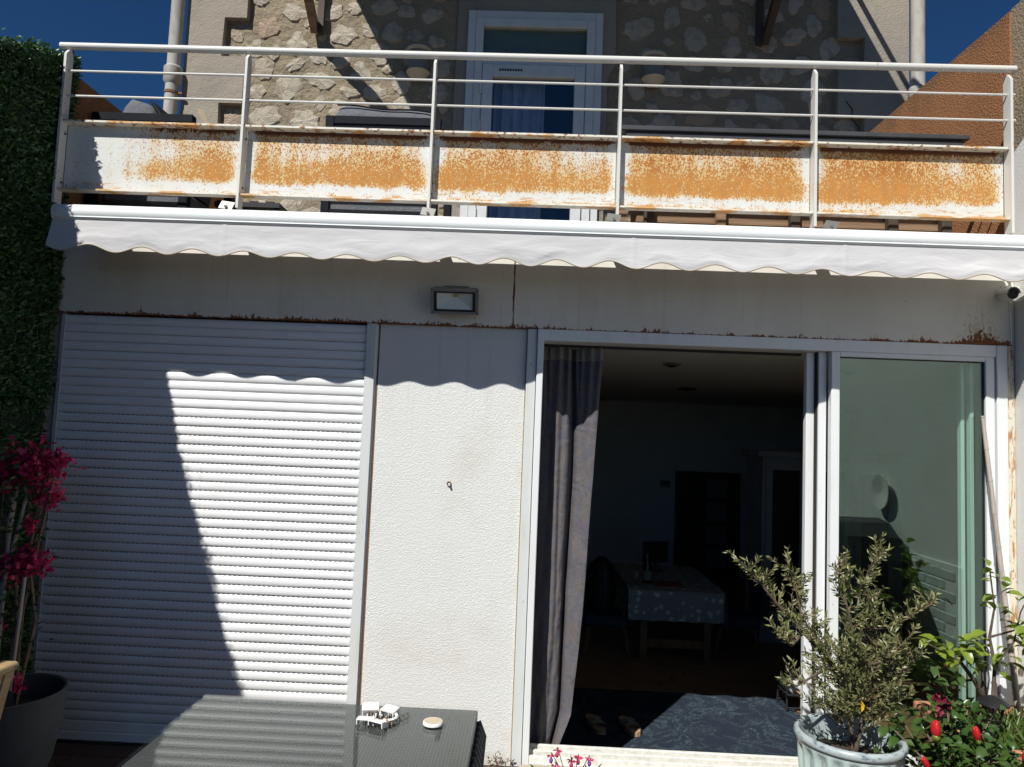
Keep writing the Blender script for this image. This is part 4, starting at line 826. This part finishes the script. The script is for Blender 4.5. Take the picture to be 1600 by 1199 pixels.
for k in range(80):
    a, b = random.uniform(-.475, -.385), random.uniform(-1.465, -1.385); h = random.uniform(.006, .018); mb.cur = random.choice((0, 0, 1, 2)); q = random.uniform(.002, .005); mb.box(a, a + q, b, b + q, tz, tz + h)
obj('contacts', mb, [BLACK, COPPER, WPLAST], EP)
obj('rim', MB().tube([(-.43 + .055 * math.cos(t_), -1.41 + .04 * math.sin(t_), tz + .012) for t_ in [k * .35 - 2 for k in range(12)]], .005, 6), WPLAST, EP)
for k in range(5): obj('pin', MB().tube([(-.392 + .01 * k, -1.43 + .016 * k, tz + .012), (-.385 + .01 * k, -1.43 + .016 * k, tz + .002)], .004, 6), GALV, EP)
t = thing('disc', 'flat round beige disc lying on the glass table top', 'disc', (-.26, -1.425, tz)); obj('body', MB().lathe((-.26, -1.425, tz), [(.001, 0), (.028, 0), (.0315, .003), (.0315, .009), (.029, .012), (.001, .012)], 32), WPLAST, t, smooth=True); obj('face', MB().lathe((-.26, -1.425, tz), [(.001, .0125), (.0275, .0125)], 32), DISCM, t)

# ================================================================== RIGHT HAND PLANTS
PC = (1.352, -.69, 0)
PT = thing('plant_pot', 'pale celadon fluted ceramic pot with blue rim holding the olive tree', 'pot', PC)
NF = 26
def flute(t, i): return 1 - (.045 * (abs(math.cos(t * NF / 2)) ** 6)) if 2 <= i <= 5 else 1
zq = [0, .03, .1, .2, .3, .37, .41, .425, .438, .449, .458, .47]; rq = [.15, .158, .167, .178, .188, .194, .197, .198, .199, .2, .2005, .201]; dq = [0, .5, 1, 1, 1, 1, 1, .85, .6, .25, 0, 0]
obj('body', MB().lathe(PC, [(.001, .004)] + list(zip(rq, zq)), 260, lambda t, i: 1 - .085 * (0 if i < 1 else dq[i - 1]) * max(0, 1 - (abs(math.sin(t * 10)) * 1.05) ** 4) * (abs(math.sin(t * 10)) < .96)), CELADON, PT, smooth='all')
obj('rim', MB().lathe(PC, [(.2, .468), (.207, .470), (.2115, .478), (.2115, .49), (.206, .499), (.197, .502), (.189, .498), (.185, .484), (.18, .36)], 64), RIMG, PT, smooth='all')
obj('soil', MB().lathe(PC, [(.001, .405), (.09, .41), (.18, .4)], 32), SOIL, PT)
obj('shell', MB().lathe((1.27, -.73, .41), [(.001, .045), (.02, .04), (.035, .02), (.03, .0)], 14, lambda t, i: 1 + .12 * math.sin(t * 5)), PAPER, label='small white shell lying on the soil of the celadon pot', cat='shell', smooth='all')
OT = thing('olive_tree', 'bushy young olive tree growing in the celadon pot', 'tree', (1.36, -.68, .405))
Y0 = -.69
limbs = [[(1.37, -.69, .4), (1.36, -.68, .58), (1.30, -.66, .76), (1.19, -.62, .87), (1.08, -.60, .99), (.99, -.6, 1.09), (.93, -.62, 1.15)],
         [(1.37, -.69, .4), (1.40, -.70, .55), (1.44, -.70, .68), (1.46, -.68, .85), (1.44, -.68, .98), (1.42, -.68, 1.12), (1.47, -.70, 1.22)],
         [(1.36, -.68, .58), (1.36, -.74, .78), (1.33, -.76, .93), (1.31, -.74, 1.05), (1.28, -.72, 1.16)],
         [(1.46, -.68, .85), (1.40, -.7, .915), (1.50, -.74, .94), (1.58, -.76, 1.0), (1.645, -.76, 1.05)],
         [(1.30, -.66, .76), (1.2, -.7, .72), (1.12, -.74, .69), (1.06, -.76, .72)],
         [(1.30, -.66, .76), (1.19, -.60, .93), (1.17, -.58, 1.05), (1.13, -.58, 1.17)],
         [(1.19, -.62, .87), (1.12, -.68, .83), (1.06, -.7, .87), (1.04, -.7, .90)],
         [(1.44, -.70, .68), (1.52, -.72, .72), (1.58, -.74, .80), (1.6, -.74, .86)],
         [(1.40, -.70, .55), (1.50, -.72, .62), (1.57, -.74, .68)],
         [(1.36, -.68, .58), (1.26, -.74, .62), (1.2, -.76, .64)],
         [(1.44, -.68, .98), (1.38, -.64, 1.06), (1.36, -.62, 1.15)],
         [(1.36, -.74, .78), (1.44, -.80, .82), (1.5, -.82, .9)]]
tr = MB(); tw = MB(); LP, LD = [], []
ro = random.Random(5)
def shoot(p, d, L_, mbx, lp, ld, gap=.011, r=.0022):
    pts_ = [Vector(p)]; d = Vector(d).normalized()
    for k in range(5): d = (d + Vector((ro.uniform(-.2, .2), ro.uniform(-.2, .2), ro.uniform(-.05, .2)))).normalized(); pts_.append(pts_[-1] + d * L_ / 5)
    mbx.tube(pts_, [r, r, r * .8, r * .7, r * .6, r * .4], 4, False)
    nL = int(L_ / gap)
    for k in range(nL):
        s_ = (k + .5) / nL * 4.99; i = int(s_); q = pts_[i].lerp(pts_[i + 1], s_ - i); dd = (pts_[i + 1] - pts_[i]).normalized()
        for sg in (1, -1):
            sd = dd.orthogonal().normalized(); sd.rotate(Matrix.Rotation(ro.uniform(0, 6.28), 3, dd)); lp.append(q); ld.append(dd * .75 + sd * .75)
for li, l in enumerate(limbs):
    r0 = .0105 if li < 2 else .007 if li < 5 else .005
    tr.tube(l, [max(.0025, r0 * (1 - .8 * i / (len(l) - 1))) for i in range(len(l))], 7)
    for a, b in zip(l, l[1:]):
        a, b = Vector(a), Vector(b); hgt = max(0, (b.z - .5) / .6); cnt = int((b - a).length * (52 if b.z < .85 else 74))
        for k in range(cnt):
            p = a.lerp(b, ro.random())
            if p.z < .56: continue
            d = Vector((ro.uniform(-1, 1), ro.uniform(-1, 1), ro.uniform(-.1, 1.1))) + (b - a).normalized() * .6
            shoot(p, d, ro.uniform(.04, .105), tw, LP, LD)
for k in range(90):
    a = ro.uniform(0, 6.28); p = (1.38 + .05 * math.cos(a), -.69 + .05 * math.sin(a), ro.uniform(.52, .8)); shoot(p, (math.cos(a), math.sin(a), .7), ro.uniform(.1, .2), tw, LP, LD, .014)
obj('trunk', tr, BARK, OT, smooth=True); obj('twigs', tw, TWIG, OT, kind='stuff')
nl = len(LP); leaves('foliage', OLIVE, OT, [tuple(p) for p in LP], [tuple(d) for d in LD], np.random.uniform(.02, .036, nl), np.random.uniform(.007, .0105, nl))
inst('yellow_leaf', leaf_mesh('yellow_leaf', YELLOW, .045, .018), OT, (1.357, -.78, .66), (0, 1.4, .4))
# citrus in the long terracotta planter
TP = thing('planter', 'terracotta planter box standing against the right wall', 'planter', (2.1, -.45, 0))
obj('body', MB().box(1.95, 2.42, -.63, -.13, .0, .4, .012), TERRA, TP, smooth=True); obj('rim', MB().box(1.92, 2.45, -.66, -.631, .385, .445, .008).box(1.92, 2.45, -.13, -.1, .385, .445, .008).box(1.92, 1.9505, -.631, -.13, .385, .445, .008).box(2.42, 2.45, -.631, -.13, .385, .445, .008), TERRA, TP)
obj('soil', B(1.96, 2.41, -.62, -.14, .401, .41), SOIL, TP)
nn = 700; P = np.stack([np.random.uniform(1.93, 2.42, nn), np.random.uniform(-.64, -.22, nn), np.full(nn, .41)], 1); D_ = np.stack([np.random.normal(0, .6, nn), np.random.normal(-.1, .6, nn), np.random.uniform(.3, 1, nn)], 1)
gc = thing('ground_cover', 'low spiky green ground cover filling the terracotta planter', 'plant', (2.1, -.45, .41))
leaves('blades', leafmat('fleshy_leaf', (.06, .11, .02), (.11, .16, .03), .35), gc, P, D_, np.random.uniform(.05, .12, nn), np.random.uniform(.008, .013, nn))
CT = thing('citrus_shrub', 'young citrus shrub with bright yellow green leaves by the bamboo cane', 'shrub', (2.08, -.4, .41))
cl_ = [[(2.085, -.4, .41), (2.082, -.4, .5), (2.06, -.42, .58), (2.0, -.45, .66), (1.93, -.47, .74), (1.86, -.48, .78), (1.78, -.49, .815)], [(2.082, -.4, .5), (2.13, -.38, .57), (2.15, -.36, .7), (2.14, -.34, .82), (2.17, -.33, .95), (2.15, -.33, 1.12)], [(2.15, -.36, .7), (2.21, -.4, .82), (2.24, -.4, .95), (2.27, -.42, 1.04)], [(2.06, -.42, .58), (2.055, -.42, .70), (2.02, -.42, .76), (2.06, -.4, .88)], [(1.93, -.47, .74), (1.96, -.48, .82)], [(2.14, -.34, .82), (2.24, -.36, .86), (2.29, -.36, .82)], [(2.0, -.45, .66), (1.95, -.42, .64), (1.93, -.4, .66)]]
mb = MB()
for i, l in enumerate(cl_): mb.tube(l, [max(.003, (.016 if i == 0 else .012 if i == 1 else .006) * (1 - .8 * k / (len(l) - 1))) for k in range(len(l))], 7)
obj('trunk', mb, BARK, CT, smooth=True); obj('trunk_base', MB().tube([(2.086, -.4, .405), (2.084, -.4, .46), (2.082, -.4, .5)], [.021, .018, .016], 9), LBARK, CT, smooth=True)
clm = [leaf_mesh('leaf', CITRUS, L_, L_ * .5) for L_ in (.06, .072, .086)]
def cl_leaf(p, parent, ms, az=None): inst('leaf', ro.choice(ms), parent, p, (ro.uniform(-.6, .6), ro.uniform(-.5, .7), ro.uniform(0, 6.28) if az is None else az), ro.uniform(.75, 1.1))
for c, r, n_ in (((1.79, -.49, .81), .025, 8), ((1.88, -.48, .78), .04, 15), ((1.95, -.48, .80), .05, 18), ((2.0, -.45, .75), .05, 12), ((2.15, -.34, 1.1), .04, 7), ((2.16, -.34, .96), .05, 9), ((2.25, -.41, 1.02), .05, 10), ((2.22, -.4, .86), .06, 12), ((2.06, -.41, .8), .05, 8), ((2.13, -.4, .72), .06, 12), ((2.27, -.37, .83), .05, 8)):
    for k in range(n_): cl_leaf([c[q] + ro.gauss(0, r * .6) for q in range(3)], CT, clm)
t = thing('garden_cane', 'grey bamboo cane leaning against the right door jamb', 'cane', (2.25, -.35, .4))
cp = [Vector((2.392, -.16, .39)).lerp(Vector((2.318, -.02, 1.84)), k / 9) for k in range(10)]; obj('cane', MB().tube(cp, [.0145 - .0006 * k for k in range(10)], 10), BAMBOO, t, smooth=True)
for k in range(1, 10): 
    d = (cp[1] - cp[0]).normalized() * .004; obj('node', MB().tube([cp[k] - d, cp[k] + d], .0165 - .0006 * k, 10), BAMBOO, t, smooth=True)
# solar lantern
t = thing('solar_lantern', 'black solar garden lantern stuck in the planter', 'lantern', (2.05, -.45, .41)); c = (2.05, -.5, 0)
obj('cap', MB().lathe(c, [(.001, .612), (.03, .606), (.062, .585), (.064, .578), (.05, .574), (.001, .572)], 24), BLACK, t, smooth=True); obj('bulb', MB().lathe(c, [(.001, .56), (.02, .55), (.022, .51), (.001, .49)], 12), CLEAR, t, smooth=True)
for k in range(6): a = k * PI / 3; obj('rib', MB().tube([(c[0] + .045 * math.cos(a), c[1] + .045 * math.sin(a), .573), (c[0] + .018 * math.cos(a), c[1] + .018 * math.sin(a), .46)], .003, 5), BLACK, t)
obj('ring', MB().lathe(c, [(.03, .52), (.034, .517), (.03, .514)], 18), BLACK, t); obj('stake', MB().tube([(c[0], c[1], .47), (c[0], c[1], .41)], .008), BLACK, t)
# hibiscus
HB = thing('plant_pot', 'small terracotta pot of the red hibiscus behind the celadon pot', 'pot', (1.72, -.78, 0)); obj('body', MB().lathe((1.72, -.78, 0), [(.001, .004), (.11, 0), (.15, .28), (.165, .28), (.168, .34), (.15, .34), (.146, .3)], 28), TERRA, HB, smooth=True); obj('soil', MB().lathe((1.72, -.78, 0), [(.001, .315), (.148, .31)], 20), SOIL, HB)
HI = thing('hibiscus', 'dark leaved hibiscus with closed red buds', 'shrub', (1.72, -.78, .32)); mb = MB(); hm = [leaf_mesh('leaf', HIBIS, L_, L_ * .62) for L_ in (.045, .055, .065)]
stems = []
for k in range(22):
    a = ro.uniform(0, 6.28); e = ro.uniform(.08, .3); tip = (1.74 + e * math.cos(a) * 1.1, -.74 + e * math.sin(a) * .6, ro.uniform(.4, .66)); l = [(1.72 + .03 * math.cos(a), -.78 + .03 * math.sin(a), .32), ((1.72 + tip[0]) / 2 + ro.uniform(-.03, .03), (-.78 + tip[1]) / 2, .45), tip]; mb.tube(l, [.005, .004, .0025], 5); stems.append(l)
for tip in ((1.72, -.72, .72), (1.70, -.70, .78)): l = [(1.72, -.76, .35), (1.73, -.74, .55), tip]; mb.tube(l, [.005, .004, .0025], 5); stems.append(l)
obj('stems', mb, TWIG, HI, smooth=True)
P = []
for k in range(520):
    l = ro.choice(stems); p = Vector(l[0]).lerp(Vector(l[1]), ro.random()) if ro.random() < .5 else Vector(l[1]).lerp(Vector(l[2]), ro.random()); P.append([p[q] + ro.gauss(0, .035) for q in range(3)])
leaves('foliage', HIBIS, HI, P, [(ro.gauss(0, 1), ro.gauss(-.3, 1), ro.gauss(.2, .6)) for k in P], np.random.uniform(.03, .055, 520), np.random.uniform(.02, .034, 520))
for k in range(285):
    l = ro.choice(stems); s_ = ro.random() ** .7; p = Vector(l[1]).lerp(Vector(l[2]), s_); cl_leaf([p[0] + ro.gauss(0, .028), p[1] + ro.gauss(0, .028), p[2] + ro.gauss(0, .028)], HI, hm)
def bud(p, d, L_, r, nm='bud', par=HI, mat=REDBUD):
    p = Vector(p); d = Vector(d).normalized(); e1 = d.orthogonal().normalized(); e2 = d.cross(e1); vs = []; ks = ((0, .5), (.2, .85), (.45, 1), (.7, .93), (.88, .72), (1, .42 if r < .018 else .6), (.9, .3)); nn_ = 15
    for t_, q in ks:
        for k in range(nn_):
            th = 2 * PI * k / nn_ + t_ * 1.3; rr_ = r * q * (1 + .13 * math.cos(th * 3 + t_ * 2)) ; vs.append(p + d * (L_ * t_ + .05 * L_ * math.cos(th * 3) * t_) + (e1 * math.cos(th) + e2 * math.sin(th)) * rr_)
    b_ = obj(nm, MB().add(vs, [(i * nn_ + k, i * nn_ + (k + 1) % nn_, (i + 1) * nn_ + (k + 1) % nn_, (i + 1) * nn_ + k) for i in range(6) for k in range(nn_)]), mat, par, smooth='all')
    obj('sepal', MB().tube([p - d * L_ * .35, p - d * L_ * .05, p + d * L_ * .14], [r * .25, r * .8, r * .75], 7), CITRUS, b_, smooth='all')
bud((1.605, -.86, .565), (-.05, 0, 1), .058, .0185); bud((1.775, -.84, .55), (-.25, -.1, 1), .055, .0145); bud((1.555, -.9, .46), (-.55, -.2, .9), .055, .012); bud((1.955, -.84, .475), (.05, -.2, 1), .05, .016)
P = [(1.70 + ro.gauss(0, .012), -.72 + ro.gauss(0, .012), .655 + ro.gauss(0, .012)) for k in range(26)]
leaves('wilted_flower', leafmat('dark_red_petal', (.16, .008, .03), (.28, .015, .06), .5), HI, P, [(ro.uniform(-1, 1), ro.uniform(-1, 1), ro.uniform(-1, 1)) for k in P], .035, .022, kind=None)
# fuchsia at the threshold
t = thing('plant_pot', 'small charcoal pot of the fuchsia below the door threshold', 'pot', (.24, -.62, 0)); obj('body', MB().lathe((.24, -.62, 0), [(.001, .003), (.06, 0), (.08, .14), (.086, .14), (.086, .16), (.076, .16)], 20), CHARPOT, t, smooth=True); obj('soil', MB().lathe((.24, -.62, 0), [(.001, .15), (.077, .148)], 16), SOIL, t)
FU = thing('fuchsia', 'pink and purple fuchsia flowers below the door threshold', 'plant', (.24, -.62, .15)); mb = MB(); FP = [(.15, -.62, .30), (.175, -.6, .315), (.165, -.65, .275), (.235, -.62, .285), (.265, -.6, .29), (.29, -.64, .265), (.31, -.62, .295), (.2, -.68, .25)]
for p in FP:
    mb.tube([(.24, -.62, .15), ((.24 + p[0]) / 2, -.62, .26), (p[0], p[1], p[2] + .035), (p[0] + .004, p[1], p[2] + .018)], [.0025, .002, .0015, .001], 5)
    f = [(p[0], p[1], p[2] + .018)] * 5; leaves('flower', PINKF, FU, f, [(math.cos(k * 1.26), math.sin(k * 1.26), -.15 + .5 * ro.random()) for k in range(5)], .024, .013, kind=None)
    obj('corolla', MB().tube([(p[0], p[1], p[2] + .014), (p[0], p[1], p[2] + .002), (p[0], p[1], p[2] - .008)], [.004, .0085, .006], 8), PURPLE if ro.random() < .5 else PINKF, FU, smooth='all')
mb.tube([(.24, -.62, .15), (.235, -.62, .28), (.232, -.62, .33)], [.002, .0016, .001], 5); obj('stems', mb, BOUGL, FU, smooth=True)
P = [(.24 + ro.gauss(0, .05), -.62 + ro.gauss(0, .04), ro.uniform(.18, .27)) for k in range(40)]; leaves('foliage', HIBIS, FU, P, [(ro.uniform(-1, 1), ro.uniform(-1, 1), .3) for k in P], .03, .014)
# dry leaves at the foot of the stucco panel
P = [(ro.uniform(-.13, -.0), ro.uniform(-.06, .0), ro.uniform(.0, .03)) for k in range(34)]
dl = thing('leaf_litter', 'dry brown weeds and leaves at the foot of the stucco panel', 'leaves', (-.06, -.03, 0)); leaves('dry_leaves', simple('dry_leaf', (.1, .05, .03), .9), dl, P, [(ro.uniform(-1, 1), ro.uniform(-1, 1), ro.uniform(0, 1)) for k in P], .025, .008)
obj('dead_stem', MB().tube([(-.09, -.02, 0), (-.1, -.03, .06), (-.085, -.03, .075), (-.075, -.02, .05)], .002, 5), TWIG, dl)
# plates and barbecue invented at the right wall to give the glass its reflections
for yy, zz, r, lab in ((-1.3, 1.36, .12, 'larger added white plate on the right wall, for the pale oval mirrored in the glass'), (-1.98, 1.0, .085, 'smaller added white plate low on the right wall, for the glass reflection')):
    t = thing('added_wall_plate', lab, 'plate', (2.48, yy, zz), 'added plates on the right wall'); mb = MB(); vs = []
    pr = [(.001, .012), (r * .55, .012), (r * .62, .02), (r, .03), (r, .036), (.001, .02)]
    for q, d in pr: vs += [(2.5 - d, yy + q * math.cos(2 * PI * k / 24), zz + q * math.sin(2 * PI * k / 24)) for k in range(24)]
    obj('dish', mb.add(vs, [(i * 24 + k, i * 24 + (k + 1) % 24, (i + 1) * 24 + (k + 1) % 24, (i + 1) * 24 + k) for i in range(5) for k in range(24)]), WPLAST, t, smooth=True)
t = thing('added_barbecue', 'added barbecue under a dark arched cover, there for its reflection in the glass', 'barbecue', (2.3, -1.3, 0))  # invented object, shaped to mirror as a dark arch in the pane
arch = [(-1.66, .02), (-1.66, .95), (-1.6, 1.08), (-1.45, 1.16), (-1.3, 1.18), (-1.15, 1.16), (-1.02, 1.08), (-.96, .95), (-.96, .02)]
obj('cover', MB().prismx(arch, 2.12, 2.46), simple('black_cover', (.025, .028, .03), .7), t); obj('hem', MB().prismx([(-1.67, .05), (-1.67, .1), (-.95, .1), (-.95, .05)], 2.11, 2.465), BLACK, t)

# ================================================================== LEFT HAND PLANTS
BP = (-2.225, -.56, 0)
t = thing('plant_pot', 'large charcoal round pot of the bougainvillea', 'pot', BP)
obj('body', MB().lathe(BP, [(.001, .004), (.12, 0), (.15, .03), (.19, .16), (.215, .30), (.228, .45), (.222, .455), (.212, .45), (.205, .36)], 40), CHARPOT, t, smooth=True); obj('soil', MB().lathe(BP, [(.001, .37), (.206, .36)], 24), SOIL, t)
t = thing('nursery_pot', 'small black round tub lying tilted inside the charcoal pot', 'pot', (-2.19, -.66, .42)); c = Vector((-2.19, -.68, .44)); d = Vector((.45, -.75, .3)).normalized(); obj('body', MB().tube([c - d * .07, c, c + d * .008], [.055, .065, .062], 18), BLACK, t, smooth=True); obj('rim', MB().tube([c + d * .0085, c + d * .014], .068, 18), BLACKM, t, smooth=True)
BG = thing('bougainvillea', 'magenta bougainvillea climbing on pale sticks before the hedge', 'shrub', (-2.22, -.56, .37)); mb = MB(); ws = MB()
for k in range(9):
    a = ro.uniform(-.1, .1); l = [(-2.24 + a, -.56 + ro.uniform(-.05, .05), .37), (-2.26 + a * 1.2 + ro.uniform(-.05, .05), -.55, .75), (-2.24 + a + ro.uniform(-.06, .06), -.54, 1.05), (-2.22 + a * 1.4 + ro.uniform(-.05, .05), -.52, 1.42)]; mb.tube(l, [.008, .007, .006, .003], 6)
obj('stems', mb, TWIG, BG, smooth=True)
for p, q in (((-2.30, -.6, .37), (-2.27, -.55, 1.35)), ((-2.24, -.62, .37), (-2.28, -.56, 1.3)), ((-2.15, -.66, .37), (-2.165, -.6, .95)), ((-2.35, -.6, .37), (-2.22, -.55, 1.32))): obj('stick', MB().tube([p, q], .0075, 7), STICK, BG, smooth=True)
P, D2, P2 = [], [], []
for c, r, n_ in (((-2.2, -.52, 1.43), (.1, .07, .075), 520), ((-2.34, -.52, 1.4), (.1, .07, .085), 430), ((-2.16, -.5, 1.29), (.05, .05, .05), 150), ((-2.2, -.55, 1.0), (.08, .06, .05), 420), ((-2.33, -.55, .98), (.08, .06, .06), 330), ((-2.3, -.58, .745), (.05, .05, .03), 110), ((-2.17, -.58, 1.17), (.02, .02, .03), 40), ((-2.14, -.62, .5), (.015, .02, .03), 36), ((-2.12, -.5, 1.45), (.02, .03, .04), 50)):
    for k in range(n_): P.append([c[q] + ro.gauss(0, r[q] * .55) for q in range(3)]); D2.append((ro.gauss(0, 1), ro.gauss(-.3, 1), ro.gauss(.1, 1)))
leaves('bracts', BRACT, BG, P, D2, np.random.uniform(.018, .028, len(P)), np.random.uniform(.02, .03, len(P)))
P2 = [(min(ro.gauss(-2.26, .07), -2.13), ro.gauss(-.55, .05), ro.uniform(.5, 1.5)) for k in range(520)]; leaves('foliage', BOUGL, BG, P2, [(ro.gauss(0, 1), ro.gauss(-.3, 1), ro.gauss(-.2, .7)) for k in P2], np.random.uniform(.025, .045, 520), np.random.uniform(.015, .028, 520))
# raised planter box at the left edge
t = thing('raised_planter', 'tan boarded raised planter box at the left edge', 'planter', (-1.95, -1.7, 0))
yb_, yf = -1.21, -2.3
def px_(z): return -1.785 + .035 * (z - .6) / .18          # side leans outwards towards the rim
def sidebox(y0, y1, z0, z1, out):
    v = [(px_(z) + o, y, z) for y in (y0, y1) for z in (z0, z1) for o in (out, out - .02)]
    return MB().add(v, [(0, 2, 3, 1), (4, 5, 7, 6), (0, 4, 6, 2), (1, 3, 7, 5), (2, 6, 7, 3), (0, 1, 5, 4)])
for k in range(4): obj('board', sidebox(yf, yb_ - .042, .606 + k * .042, .644 + k * .042, 0), TANP, t)
obj('backing', sidebox(yf, yb_ - .03, .6, .775, -.019), DARKGAP, t)
obj('corner_post', sidebox(yb_ - .04, yb_, .592, .778, .004), TANP, t); obj('end_panel', MB().box(-2.3, -1.80, yb_ - .03, yb_ - .004, .6, .77), TANP, t)
obj('rim', MB().tube([(-1.752, yf, .783), (-1.752, yb_ + .006, .783)], .016, 12).box(-1.80, -1.752, yf, yb_ + .004, .781, .7985), TANP, t, smooth=True)
obj('rim_cap', MB().tube([(-1.7355, yb_ - .006, .783), (-1.733, yb_ - .006, .783)], .005, 8), DBROWN, t)
obj('soil', B(-2.3, -1.81, yf, yb_ - .04, .75, .76), SOIL, t)
for ly in (yf + .05, yb_ - .1): obj('leg', B(-2.0, -1.96, ly, ly + .04, 0, .75), TANP, t)
